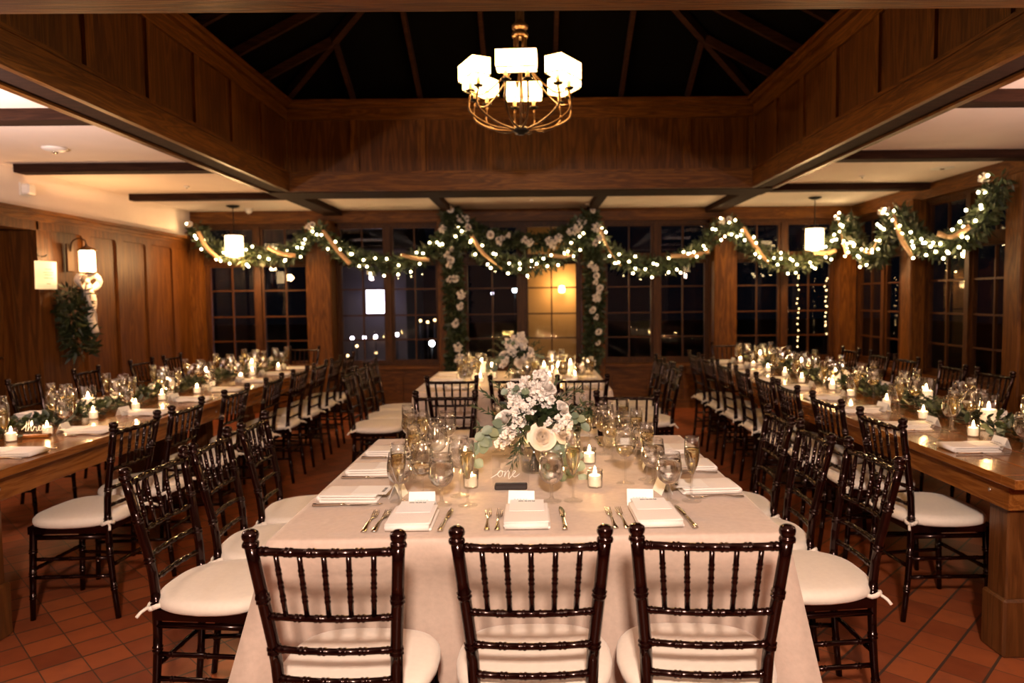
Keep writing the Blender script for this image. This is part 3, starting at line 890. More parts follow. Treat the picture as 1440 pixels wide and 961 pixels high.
for i, y in enumerate((5.75, 6.15, 6.55)):
    setting(T2, w2, -.91, y, 0, 'the left side, %s from near end,' % ORD[i], rnd, cutlery=False, tent=False)
    setting(T2, w2, .60, y, 180, 'the right side, %s from near end,' % ORD[i], rnd, cutlery=False, tent=False)
T3 = 'of the left farm tables'; w3 = 'on the left farm tables'
for i in range(8):
    setting(T3, w3, -2.25, (3.30, 3.86, 4.46, 5.05, 5.60, 6.18, 6.75, 7.32)[i], 180, 'aisle side, %s seat from near end,' % ORD[i], rnd, cutlery=i < 4)
for i in range(8):
    setting(T3, w3, -3.25, 3.30 + i * .575, 0, 'wall side, %s seat from near end,' % ORD[i], rnd, cutlery=False, tent=i < 4)
T4 = 'of the right farm tables'; w4 = 'on the right farm tables'
for i in range(9):
    setting(T4, w4, 1.80, 3.14 + i * .54, 0, 'aisle side, %s seat from near end,' % ORD[i], rnd, cutlery=i < 4)
for i in range(8):
    setting(T4, w4, 2.80, 3.25 + i * .56, 180, 'window side, %s seat from near end,' % ORD[i], rnd, cutlery=False, tent=False)

# ------------------------------------------------------------------ candles
def votive(x, y, lab, grp): place(VOT, (x, y, ZT), 0, None, lab, 'candle', grp)
for k, (x, y) in enumerate([(-.235, 2.61), (.225, 2.59), (.235, 2.97), (-.29, 2.98), (.02, 3.18)]):
    votive(x, y, 'votive candle on the central table, ' + ['between the left-hand glasses and the table sign', 'alone in front of the right-hand glasses', 'beside the bouquet behind another votive', 'behind the left-hand glasses', 'behind the bouquet'][k], 'votive candles on the central table')
rv = random.Random(5)
for k, y in enumerate((3.15, 3.62, 3.78, 4.30, 4.62, 5.1, 5.45, 5.9, 6.3, 6.75, 7.2)):
    x = -2.60 + rv.uniform(-.03, .03) if k % 2 == 0 else -2.66
    votive(x, y, 'lit votive candle beside the left farm table greenery, %s from the near end' % ORD[k], 'votive candles on the left farm tables')
for k, (x, y) in enumerate(((-2.78, 4.45), (-2.72, 5.3), (-2.80, 6.1), (-2.72, 6.9))):
    place(HUR, (x, y, ZT), 0, None, 'lit pillar candle in glass cylinder, left farm table, %s from the near end' % ORD[k], 'candle', 'pillar candles on the left farm tables')
for k, y in enumerate((3.42, 3.92, 4.4, 4.85, 5.2, 5.65, 6.1, 6.5, 7.0, 7.45)):
    votive(2.17 + rv.uniform(-.02, .05), y, 'lit votive candle beside the right farm table greenery, %s from the near end' % ORD[k], 'votive candles on the right farm tables')
for k, (x, y) in enumerate(((2.33, 3.58), (2.42, 4.32), (2.30, 5.35), (2.40, 6.3), (2.32, 7.2))):
    place(HUR, (x, y, ZT), 0, None, 'lit pillar candle in glass cylinder, right farm table, %s from the near end' % ORD[k], 'candle', 'pillar candles on the right farm tables')
k = 0
for (x, y) in ((-.62, 6.05), (-.52, 6.3), (-.44, 5.95), (-.40, 6.45), (-.56, 6.55), (-.68, 6.62), (.14, 6.0), (.26, 6.3), (.36, 6.05), (.18, 6.5), (.40, 6.5), (.30, 6.68)):
    votive(x, y, 'lit votive candle massed on the rear linen table, %s of the twelve' % ORD[k], 'votive candles on the rear table'); k += 1
for k, (x, y) in enumerate(((-.50, 6.15), (-.36, 6.25), (-.60, 6.42), (-.48, 6.68), (.10, 6.2), (.22, 6.15), (.34, 6.38), (.28, 6.5))):
    place(HUR, (x, y, ZT), 0, None, 'lit pillar candle in glass cylinder, rear linen table, %s of eight' % ORD[k], 'candle', 'pillar candles on the rear table')

# ------------------------------------------------------------------ foliage and flowers
def leaf(m, p, d, up, ln, w, mat=0, shape='o', curl=.15):
    d = d.normalized(); s = d.cross(up)
    if s.length < 1e-3: s = d.cross(V((1, 0, 0)))
    s.normalize(); n = s.cross(d)
    prof = {'o': ((0, .06), (.3, .85), (.6, 1.0), (.85, .6), (1, .02)), 'l': ((0, .05), (.25, .7), (.5, .75), (.8, .35), (1, .01))}[shape]
    vs = []; 
    for t, q in prof:
        c = p + d * (ln * t) - n * (curl * ln * t * t)
        vs += [c - s * (w * q / 2) + n * (w * q * .12), c - n * (w * q * .02), c + s * (w * q / 2) + n * (w * q * .12)]
    fs = []
    for i in range(len(prof) - 1):
        a = i * 3; fs += [(a, a + 1, a + 4, a + 3), (a + 1, a + 2, a + 5, a + 4)]
    m.add(vs, fs, mat, True)
def rdir(r):
    while True:
        v = V((r.uniform(-1, 1), r.uniform(-1, 1), r.uniform(-1, 1)))
        if .1 < v.length < 1: return v.normalized()
def path_pts(pts, step):
    """smooth (Catmull-Rom) resampling"""
    pts = [V(p) for p in pts]; P = [pts[0] * 2 - pts[1]] + pts + [pts[-1] * 2 - pts[-2]]
    out = []
    for i in range(1, len(P) - 2):
        n = max(2, int((P[i + 1] - P[i]).length / step))
        for k in range(n):
            t = k / n; a, b, c, d = P[i - 1], P[i], P[i + 1], P[i + 2]
            out.append(.5 * ((2 * b) + (c - a) * t + (2 * a - 5 * b + 4 * c - d) * t * t + (3 * b - a - 3 * c + d) * t ** 3))
    out.append(P[-2]); return out
def foliage(m, pts, rad, n, ln, seed, mats=1, shape='o', flat=1.0, wr=.5):
    r = random.Random(seed)
    for _ in range(n):
        i = r.randrange(len(pts) - 1); p = pts[i].lerp(pts[i + 1], r.random())
        t = (pts[i + 1] - pts[i]).normalized()
        o = rdir(r); o = (o - t * o.dot(t)); o.normalize(); o.z *= flat
        q = p + o * (rad * r.random() ** .6 * .75)
        d = (o * .8 + t * r.uniform(-1, 1) + rdir(r) * .4)
        L = ln * r.uniform(.6, 1.25)
        leaf(m, q, d, rdir(r), L, L * wr * r.uniform(.8, 1.2), r.randrange(mats), shape)
bulb_mesh = None
def bulbs_on(parent, pts, rad, n, seed, front, dim=False):
    """small lit bulbs as parts of the light string; front: unit vector towards the room"""
    global bulb_mesh
    if bulb_mesh is None:
        m = MB(); m.ball((0, 0, 0), .0125, 0, 8); bulb_mesh = m.mesh('fairy_bulb', BULB)
    r = random.Random(seed); loc = []; me_ = bulb_mesh
    if dim:
        me_ = MB().ball((0, 0, 0), .007, 0, 6).mesh('dim_bulb', emis('dim_amber_bulb', (1, .6, .25), 5))
    for k in range(n):
        u = (k + r.random() * .8) / n * (len(pts) - 1.001); i = int(u); p = pts[i].lerp(pts[i + 1], u - i)
        q = p + V(front) * rad * r.uniform(.75, 1.05) + V((r.uniform(-.4, .4) * rad * (1 - abs(front[0])), r.uniform(-.4, .4) * rad * abs(front[0]), r.uniform(-1.1, .85) * rad))
        link_mesh('bulb', me_, parent, q); loc.append(q)
    m = MB(); m.tube(loc, .0018, 4); m.build('light_wire', STEM, parent)
def ribbon(m, pts, w, seed, th=.003):
    pts = path_pts(pts, .03); r = random.Random(seed); vs = []; fs = []; ph = r.uniform(0, 6)
    for i, p in enumerate(pts):
        t = (pts[min(i + 1, len(pts) - 1)] - pts[max(0, i - 1)]).normalized()
        s = t.cross(V((math.sin(ph + i * .09), math.cos(ph + i * .09), .25))).normalized(); n = s.cross(t)
        for a, b2 in ((-1, -1), (1, -1), (1, 1), (-1, 1)): vs.append(p + s * a * w / 2 + n * b2 * th / 2)
    for i in range(len(pts) - 1):
        for k in range(4): fs.append((i * 4 + k, i * 4 + (k + 1) % 4, i * 4 + 4 + (k + 1) % 4, i * 4 + 4 + k))
    fs.append((3, 2, 1, 0)); e = (len(pts) - 1) * 4; fs.append((e, e + 1, e + 2, e + 3))
    m.add(vs, fs, 0, True)
# blossoms
def rose_mb(R, seed, layers=5):
    m = MB(); r = random.Random(seed)
    for L in range(layers + 1):
        f = (L + .6) / (layers + .6); npet = 3 + L // 2 + (1 if L > 2 else 0)
        for k in range(npet):
            a = 2 * PI * (k + r.uniform(-.12, .12)) / npet + L * 1.25
            spread = PI / npet * 1.35; lean = .42 + .58 * f ** 1.5
            vs = []; fs = []; nu, nv = 6, 5
            for v in range(nv + 1):
                tv = v / nv
                for u in range(nu + 1):
                    tu = (u / nu - .5) * 2; edge = 1 - .10 * abs(tu) ** 3
                    rad = R * (f * .66 * math.sin(min(1, tv * 1.5) * PI / 2) * (1 - .55 * max(0, .75 - f) * tv ** 2) + lean * .42 * max(0, tv - .5) ** 1.5 * 2)
                    z = R * (-.55 + (1.22 - .55 * f * f) * tv * edge - lean * .36 * max(0, tv - .7) * 2.2)
                    ang = a + tu * spread * (.45 + .55 * math.sin(tv * PI * .55 + .2))
                    vs.append(((rad + R * .02 * k) * math.cos(ang), (rad + R * .02 * k) * math.sin(ang), z))
            for v in range(nv):
                for u in range(nu):
                    q = v * (nu + 1) + u; fs.append((q, q + 1, q + nu + 2, q + nu + 1))
            m.add(vs, fs, 0, True)
    return m
rose_big = rose_mb(.050, 3, 8).mesh('rose', CREAM)
rose_white = rose_mb(.040, 5, 7).mesh('white_rose', LILY)
def cluster_mesh(name, n, R, s, mat, seed, sq=(1, 1, 1)):
    m = MB(); r = random.Random(seed)
    for _ in range(n):
        d = rdir(r); c = V((d.x * R * sq[0], d.y * R * sq[1], d.z * R * sq[2])) * r.uniform(.6, 1)
        for k in range(5):
            a = rdir(r); leaf(m, c, (d * .6 + a).normalized(), rdir(r), s, s * .9, 0, 'o', .3)
    return m.mesh(name, mat)
stock = cluster_mesh('stock_blossom', 46, .038, .022, LILY, 8, (1, 1, 1.7))
hydr = cluster_mesh('white_blossom', 42, .042, .02, LILY, 9)
small = cluster_mesh('small_blossom', 16, .022, .018, LILY, 10)
def put(me, name, parent, p, s=1.0, d=None, r=None):
    o = bpy.data.objects.new(name, me); COL.objects.link(o); o.parent = parent; o.location = p; o.scale = (s, s, s)
    d = V(d) if d is not None else V((0, -1, .6))
    o.rotation_mode = 'QUATERNION'; o.rotation_quaternion = d.to_track_quat('Z', 'Y'); return o
def bouquet(loc, sc, seed, label, n=1.0, vase=True):
    """loose round arrangement in a glass vase"""
    r_ = random.Random(seed)
    vz = MB(); vz.lathe([(.0001, 0), (.045, 0), (.050, .005), (.054, .06), (.060, .125), (.0575, .125), (.051, .06), (.047, .007), (.0001, .006)], 24, cap=False)
    v = empty('glass_vase', loc); v.scale = (sc,) * 3
    tag(v, 'clear glass vase holding the ' + ('central' if loc[1] < 4 else 'rear') + ' table bouquet', 'vase'); vz.build('vase_body', GLASS, v)
    m = MB(); m.lathe([(.0001, .007), (.045, .007), (.051, .06), (.0545, .09), (.0001, .09)], 20, cap=False); m.build('vase_water', WATER, v)
    a = empty('flower_arrangement', loc); a.scale = (sc,) * 3; tag(a, label, 'flowers', 'bouquets on the linen tables')
    m = MB()
    for k in range(14):
        t = 2 * PI * k / 14; m.tube([(-.025 * math.cos(t), -.025 * math.sin(t), .012), (.02 * math.cos(t), .02 * math.sin(t), .12), (.07 * math.cos(t), .07 * math.sin(t), .2)], .0022, 5)
    m.build('flower_stem', STEM, a)
    # dark filling leaves
    m = MB()
    for _ in range(int(420 * n)):
        d = rdir(r_); d.z = abs(d.z) * .8 - .1
        c = V((d.x * .13, d.y * .13, .21 + d.z * .12)) * 1.0
        q = c * 1.0; q = V((c.x * r_.uniform(.3, 1), c.y * r_.uniform(.3, 1), .2 + (c.z - .2) * r_.uniform(.3, 1)))
        leaf(m, q, (d + rdir(r_) * .6), rdir(r_), r_.uniform(.035, .07), r_.uniform(.016, .03), 0, 'o')
    m.build('dark_foliage', DGREEN, a)
    # trailing silver dollar eucalyptus
    m = MB()
    for (ax, ay, z0, x1, y1, z1, x2, y2, z2, nl, sz) in ((-.08, -.05, .20, -.19, -.08, .20, -.235, -.09, .07, 12, .052), (-.05, -.06, .19, -.16, -.10, .24, -.22, -.09, .14, 9, .05),
            (.06, -.06, .17, .13, -.10, .14, .17, -.13, .015, 12, .055), (.03, -.06, .16, .10, -.12, .10, .13, -.15, .012, 9, .05), (.08, -.02, .22, .16, -.04, .26, .19, -.02, .20, 8, .045), (-.02, -.03, .3, -.05, -.04, .36, -.10, -.04, .34, 5, .04)):
        m = MB(); cp = [V(q) for q in curve3((ax, ay, z0), (x1, y1, z1), (x2, y2, z2), 10)]
        m.tube(cp, .0018, 4, 0)
        for k in range(nl):
            t = (k + 1) / nl * 9.99; i = min(9, int(t)); p = cp[i].lerp(cp[i + 1], t - i)
            sd = 1 if k % 2 else -1; dd = V((sd * r_.uniform(.2, .7), -.25, r_.uniform(-.6, .15)))
            leaf(m, p, dd, V((r_.uniform(-.3, .3), -1, .4)), sz * r_.uniform(.8, 1.1), sz * r_.uniform(.65, .85), 0, 'o', .1)
        m.build('eucalyptus_branch', SAGE, a)
    # pointed green sprays
    m = MB()
    for (x, y, z) in ((-.20, -.02, .33), (-.15, .0, .36), (-.24, -.01, .27), (.22, .02, .28), (.15, .03, .33), (.23, 0, .23), (-.22, -.06, .2), (-.09, -.12, .04), (.10, .0, .37), (.19, .05, .33), (-.07, -.10, .05)):
        cp = [V(q) for q in curve3((x * .25, y * .3, .18), (x * .7, y, max(z * .9, .17)), (x, y, z), 8)]
        m.tube(cp, .0016, 4)
        for k in range(22):
            t = 2 + 5.99 * k / 22; i = int(t); p = cp[i].lerp(cp[i + 1], t - i); tt = (cp[i + 1] - cp[i]).normalized()
            leaf(m, p, tt * .8 + rdir(r_) * .8, rdir(r_), .034, .010, 0, 'l')
    m.build('fern_spray', GREEN, a)
    B = [(rose_big, 'rose', (.035, -.125, .165), 1.12, (.05, -1, .25)), (rose_big, 'rose', (.115, -.10, .175), .9, (.7, -.7, .3)), (rose_big, 'rose', (-.115, -.085, .16), .72, (-.6, -.8, .1)),
         (rose_white, 'white_rose', (.0, .0, .30), 1.0, (.1, -.6, 1)), (rose_white, 'white_rose', (.06, -.02, .345), .95, (.4, -.5, 1)), (rose_white, 'white_rose', (-.115, -.06, .225), 1.25, (-.5, -.7, .7)), (rose_white, 'white_rose', (.12, -.03, .26), .9, (.8, -.5, .5)),
         (hydr, 'white_blossom', (-.045, -.095, .245), .85, (0, -1, .4)), (hydr, 'white_blossom', (.085, -.10, .205), .8, (.3, -1, .2)), (hydr, 'white_blossom', (-.07, -.04, .29), .7, (-.3, -.6, 1)), (hydr, 'white_blossom', (-.02, -.07, .275), .7, (0, -.6, 1)),
         (stock, 'stock_flower', (-.075, -.02, .325), .75, (-.15, 0, 1)), (stock, 'stock_flower', (-.025, -.01, .345), .75, (0, 0, 1)), (stock, 'stock_flower', (.035, .0, .375), .75, (.1, 0, 1)),
         (small, 'small_blossom', (-.09, -.12, .185), 1.0, (-.2, -1, 0)), (small, 'small_blossom', (.125, -.12, .22), 1.0, (.5, -1, 0)), (small, 'small_blossom', (.02, -.06, .33), 1.0, (0, -.5, 1)), (small, 'small_blossom', (.055, -.05, .30), 1.1, (0, -.5, 1)), (small, 'small_blossom', (-.125, -.11, .145), .9, (-.2, -1, 0))]
    for me, nm, p, s, d in B: put(me, nm, a, p, s, d)
    return a
bouquet((.0, 2.84, ZT), 1.0, 4, 'loose bouquet of cream roses and eucalyptus at the centre of the central table')
bouquet((-.13, 6.05, ZT), 1.0, 9, 'bouquet of white roses and greenery on the rear table among massed candles', .8)
# bud vases right of the main bouquet
for k, (x, y, lab) in enumerate(((.19, 3.02, 'slender bud vase of small dark leaves beside the central bouquet'), (.20, 3.30, 'gold-rimmed bud vase of dusty grey plumes behind the central bouquet'))):
    v = empty('bud_vase', (x, y, ZT)); tag(v, lab, 'bud vase')
    m = MB(); m.lathe([(.0001, 0), (.022, 0), (.024, .01), (.016, .05), (.010, .09), (.012, .135), (.010, .135), (.008, .09), (.014, .05), (.02, .012), (.0001, .006)], 14, cap=False); m.build('vase_body', GLASS, v)
    r_ = random.Random(20 + k); m = MB()
    for s in range(9):
        a = r_.uniform(0, 6.28); L = r_.uniform(.04, .10)
        cp = [V(q) for q in curve3((0, 0, .03), (0, 0, .17), (L * math.cos(a), L * math.sin(a) * .7, .19 + r_.uniform(0, .07)), 6)]
        m.tube(cp, .0012, 4)
        for t in range(16):
            i = 3 + int(r_.random() * 2.99); leaf(m, cp[i].lerp(cp[i + 1], r_.random()), rdir(r_) + V((0, 0, .3)), rdir(r_), .026, .015 if k == 0 else .006, 0, 'o')
    m.build('foliage', DGREEN if k == 0 else leafmat('dusty_plume', [(.25, .20, .17), (.38, .32, .27)]), v)

def runner(x, ya, yb, seed, label):
    r_ = random.Random(seed); root = empty('greenery_runner', (0, 0, 0)); tag(root, label, 'greenery runner', 'leafy table runners')
    pts = path_pts([(x + r_.uniform(-.03, .03), ya + (yb - ya) * k / 8, ZT + .035) for k in range(9)], .1)
    for nm, mt, n, ln, sh, wr in (('dark_foliage', DGREEN, 1300, .058, 'o', .45), ('eucalyptus_foliage', GREEN, 1000, .055, 'o', .5), ('silver_foliage', SAGE, 300, .042, 'o', .75)):
        m = MB()
        for _ in range(n):
            i = r_.randrange(len(pts) - 1); p = pts[i].lerp(pts[i + 1], r_.random())
            off = V((r_.gauss(0, .058), 0, 0)); off.x = max(-.125, min(.125, off.x)); hgt = (.062 + .022 * math.sin(p.y * 9)) * math.exp(-(off.x / .12) ** 2) * r_.random()
            L = ln * r_.uniform(.6, 1.2); d = V((off.x * 6 + r_.uniform(-.6, .6), r_.uniform(-1, 1), r_.uniform(-.05, .7)))
            q = V((p.x + off.x, p.y, ZT + .012 + hgt)); leaf(m, q, d, V((r_.uniform(-.5, .5), r_.uniform(-.5, .5), 1)), L, L * wr, 0, sh, .05)
        m.build(nm, mt, root)
    for k in range(10):
        y = ya + (yb - ya) * (k + .5) / 10; put(small, 'small_blossom', root, (x + r_.uniform(-.08, .08), y, ZT + .10), r_.uniform(.6, .8), (0, -.5, 1))
runner(-2.78, 3.0, 7.7, 31, 'eucalyptus greenery runner along the middle of the left farm tables')
runner(2.36, 2.8, 7.55, 32, 'eucalyptus greenery runner along the middle of the right farm tables')

# garlands
GN = 'lit evergreen garlands along the windows'
def garland(pts, rad, n, nb, seed, label, front, rib=None, bloss=()):
    root = empty('garland', pts[0]); o0 = V(pts[0])
    tag(root, label, 'garland', GN)
    P = [q - o0 for q in path_pts(pts, .06)]
    m = MB(); m.tube(P, .008, 5); m.build('garland_stem', STEM, root)
    m = MB(); foliage(m, P, rad, n, .085, seed, 1, 'l', 1.0, .35); m.build('dark_foliage', DGREEN, root)
    m = MB(); foliage(m, P, rad * .95, n // 2, .07, seed + 1, 1, 'o', 1.0, .5); m.build('eucalyptus_foliage', GREEN, root)
    bulbs_on(root, P, rad, nb, seed + 2, front)
    if rib:
        for seg in rib:
            a, b2 = seg; q = []
            ia, ib = int(a * (len(P) - 1)), int(b2 * (len(P) - 1)); k = 2
            for j in range(k + 1):
                i = ia + (ib - ia) * j // k; sg = 1 if j % 2 else -1
                q.append(P[i] + V(front) * rad * 1.02 + V((0, 0, (1 - j) * rad * .8)))
            m = MB(); ribbon(m, q, .05, seed + 5); m.build('ribbon', RIBBON, root)
    for (t, dz, me, s) in bloss:
        p = P[int(t * (len(P) - 1))] + V(front) * rad + V((0, 0, dz)); put(me, 'pale_ornament', root, p, s, (front[0], front[1], .3))
    return root
YG = 9.0
FB = (0, -1, 0); FR = (-1, 0, 0)
def g2(l, y=YG): return [(x, y, z) for x, z in l]
E1 = [(0.02, .02, rose_white, .9), (.98, .06, small, 1.3)]
garland(g2([(-4.20, 2.40), (-4.0, 2.13), (-3.56, 2.04), (-3.02, 2.06), (-2.70, 2.36)]), .13, 900, 30, 41, 'lit garland swag from the left corner to the first window post', FB, [(.12, .3), (.62, .85)], E1)
garland(g2([(-2.70, 2.38), (-2.40, 2.09), (-1.82, 1.90), (-1.32, 2.02), (-1.05, 2.30)]), .13, 950, 30, 42, 'lit garland swag left of the flower arch, between two posts', FB, [(.1, .3), (.66, .86)], E1)
garland(g2([(-.90, 2.36), (-.60, 2.03), (-.11, 1.87), (.38, 1.97), (.69, 2.34)], 8.93), .12, 800, 30, 43, 'lit lower garland swag inside the flower arch', FB, [(.14, .36), (.66, .86)])
garland(g2([(.76, 2.34), (1.06, 1.98), (1.6, 1.84), (2.1, 2.04), (2.42, 2.38)]), .13, 950, 34, 44, 'lit garland swag right of the flower arch, between two posts', FB, [(.08, .26), (.6, .84)], E1)
garland(g2([(2.46, 2.40), (2.73, 2.12), (3.19, 1.87), (3.64, 1.95), (3.98, 2.40)]), .13, 950, 36, 45, 'lit garland swag from the last back post to the right corner', FB, [(.14, .36), (.66, .86)], E1)
garland([(3.93, y, z) for y, z in ((8.90, 2.40), (8.55, 2.05), (8.12, 1.86), (7.90, 2.0), (7.70, 2.36))], .13, 900, 36, 46, 'lit garland swag on the right wall between the corner and its first post', FR, [(.05, .35), (.6, .9)], E1)
garland([(3.93, y, z) for y, z in ((7.60, 2.34), (7.2, 1.98), (6.65, 1.92), (6.25, 2.06), (5.95, 2.42))], .13, 1000, 38, 47, 'lit garland swag on the right wall nearest the camera', FR, [(.1, .35), (.55, .85)], E1)
# bulb tails standing in for a reflection at the right of the last back window
for x, z0, z1, sd, lab in ((3.44, 1.84, .75, 61, 'thin hanging bulb row in place of a reflection below the pendant'), (3.80, 1.72, .95, 62, 'thin hanging bulb row in place of a reflection beside the right corner')):
    root = empty('reflection_tail', (x, 9.18, z0)); tag(root, lab, 'reflected light', 'bulb rows in place of reflections')
    P = [V((.012 * math.sin(k * 1.3), 0, -(z0 - z1) * k / 20)) for k in range(21)]
    bulbs_on(root, P, .02, 15, sd, FB, True)

def flower_garland(pts, rad, n, seed, label, blossoms):
    root = empty('flower_garland', pts[0]); o0 = V(pts[0]); tag(root, label, 'flower garland', 'flower garlands of the arch')
    P = [q - o0 for q in path_pts(pts, .06)]; r_ = random.Random(seed)
    m = MB(); m.tube(P, .01, 5); m.build('garland_stem', STEM, root)
    m = MB(); foliage(m, P, rad, n, .09, seed, 1, 'l', 1.0, .4); m.build('dark_foliage', DGREEN, root)
    m = MB(); foliage(m, P, rad, n // 2, .075, seed + 1, 1, 'o', 1.0, .55); m.build('eucalyptus_foliage', GREEN, root)
    for t, dx in blossoms:
        p = P[int(t * (len(P) - 1))] + V((dx, -rad * .85, r_.uniform(-.02, .02)))
        me, nm = r_.choice(((rose_white, 'white_rose'), (rose_white, 'white_rose'), (hydr, 'white_blossom'), (hydr, 'white_blossom')))
        p.x += r_.uniform(-.03, .03)
        put(me, nm, root, p, r_.uniform(.8, 1.25), (r_.uniform(-1, 1), -1, r_.uniform(-.2, .9)))
        if r_.random() < .7: put(small, 'small_blossom', root, p + V((r_.uniform(-.07, .07), 0, r_.uniform(-.09, .09))), r_.uniform(1.0, 1.5), (0, -1, .1))
flower_garland(g2([(-1.0, 2.58), (-.99, 2.0), (-.97, 1.47), (-.95, .93), (-.98, .50)], 8.92), .13, 1500, 51, 'flower and eucalyptus garland hanging down the left post of the arch',
               [(.03, .03), (.09, .12), (.13, -.07), (.25, .0), (.33, .01), (.42, .03), (.50, .07), (.58, .05), (.68, .0), (.84, .04), (.90, .05)])
flower_garland(g2([(.74, 2.52), (.77, 1.99), (.79, 1.45), (.77, .91), (.72, .52)], 8.92), .13, 1300, 52, 'flower and eucalyptus garland hanging down the right post of the arch',
               [(.02, .0), (.08, -.10), (.12, .06), (.17, .08), (.36, .0), (.40, .03), (.48, .05), (.56, .01), (.62, -.02), (.78, .04), (.84, .05), (.93, -.06)])
flower_garland(g2([(-.92, 2.46), (-.70, 2.30), (-.40, 2.20), (-.06, 2.16), (.38, 2.22), (.68, 2.42)], 8.86), .11, 900, 53, 'flower swag across the top of the arch between its two posts',
               [(.12, .0), (.27, .0), (.34, .0), (.40, .0), (.58, .0), (.68, .0), (.77, .0), (.87, .0), (.92, .05)])

# ------------------------------------------------------------------ table signs
def stroke_sign(strokes, sc, origin_x, z0, m, r=.0016):
    for st in strokes:
        P = path_pts([(origin_x + x * sc, -.004, z0 + z * sc) for x, z in st], .1 * sc + .0015)
        m.tube(P, [r * (.6 + .5 * abs(math.sin(i * .35))) for i in range(len(P))], 6)
one = [[(-1.1, -.15), (-.5, .2), (0, .55), (.35, .9), (.05, .75), (-.1, .3), (.15, .0), (.45, .2), (.55, .65), (.35, .9), (.6, .75), (.9, .7)],
       [(.95, .85), (.85, .3), (.8, .0), (1.0, .5), (1.35, .85), (1.45, .6), (1.35, .0), (1.4, -.3), (1.75, .1)],
       [(1.75, .1), (2.1, .45), (2.3, .75), (2.1, .85), (1.9, .4), (2.05, .0), (2.4, .05), (2.9, .45)]]
three = [[(-.3, .2), (.2, .75), (.55, 1.1), (.9, 1.2)], [(.55, 1.55), (.4, .8), (.3, .05), (.35, .0)], [(.9, 1.8), (.75, .9), (.6, .0), (.8, .55), (1.1, .7), (1.1, .2), (1.25, .0), (1.45, .3)],
         [(1.45, .3), (1.6, .75), (1.6, .55), (1.9, .65), (1.85, .2), (2.0, .0), (2.25, .3)], [(2.25, .3), (2.5, .65), (2.35, .8), (2.2, .4), (2.4, .0), (2.75, .3)], [(2.75, .3), (3.0, .65), (2.85, .8), (2.7, .4), (2.9, .0), (3.5, .5), (3.9, .95)]]
def table_sign(loc, rz, w, h, strokes, sc, ox, z0, label, basemat, rr=.0016, bw=.115):
    r = empty('table_sign', loc, rz); tag(r, label, 'table sign')
    m = MB(); m.cbox((0, 0, .010), (bw, .035, .020), ch=.004); m.build('sign_base', basemat, r)
    m = MB(); m.cbox((0, 0, .004 + h / 2 + .008), (w, .0028, h), ch=.0005); m.build('acrylic_sheet', ACRYL, r)
    m = MB(); stroke_sign(strokes, sc, ox, z0, m, rr); m.build('handwritten_lettering', WHITEINK, r)
table_sign((-.085, 2.58, ZT), 0, .135, .115, one, .027, -.045, .046, 'clear acrylic table sign reading one on a dark base, central table', plain('dark_sign_base', (.02, .012, .01), .5), .0013, .12)
table_sign((-2.60, 3.72, ZT), .12, .135, .10, three, .033, -.06, .036, 'clear acrylic table sign reading three on a wooden base, left farm table', PINE, .002, .13)

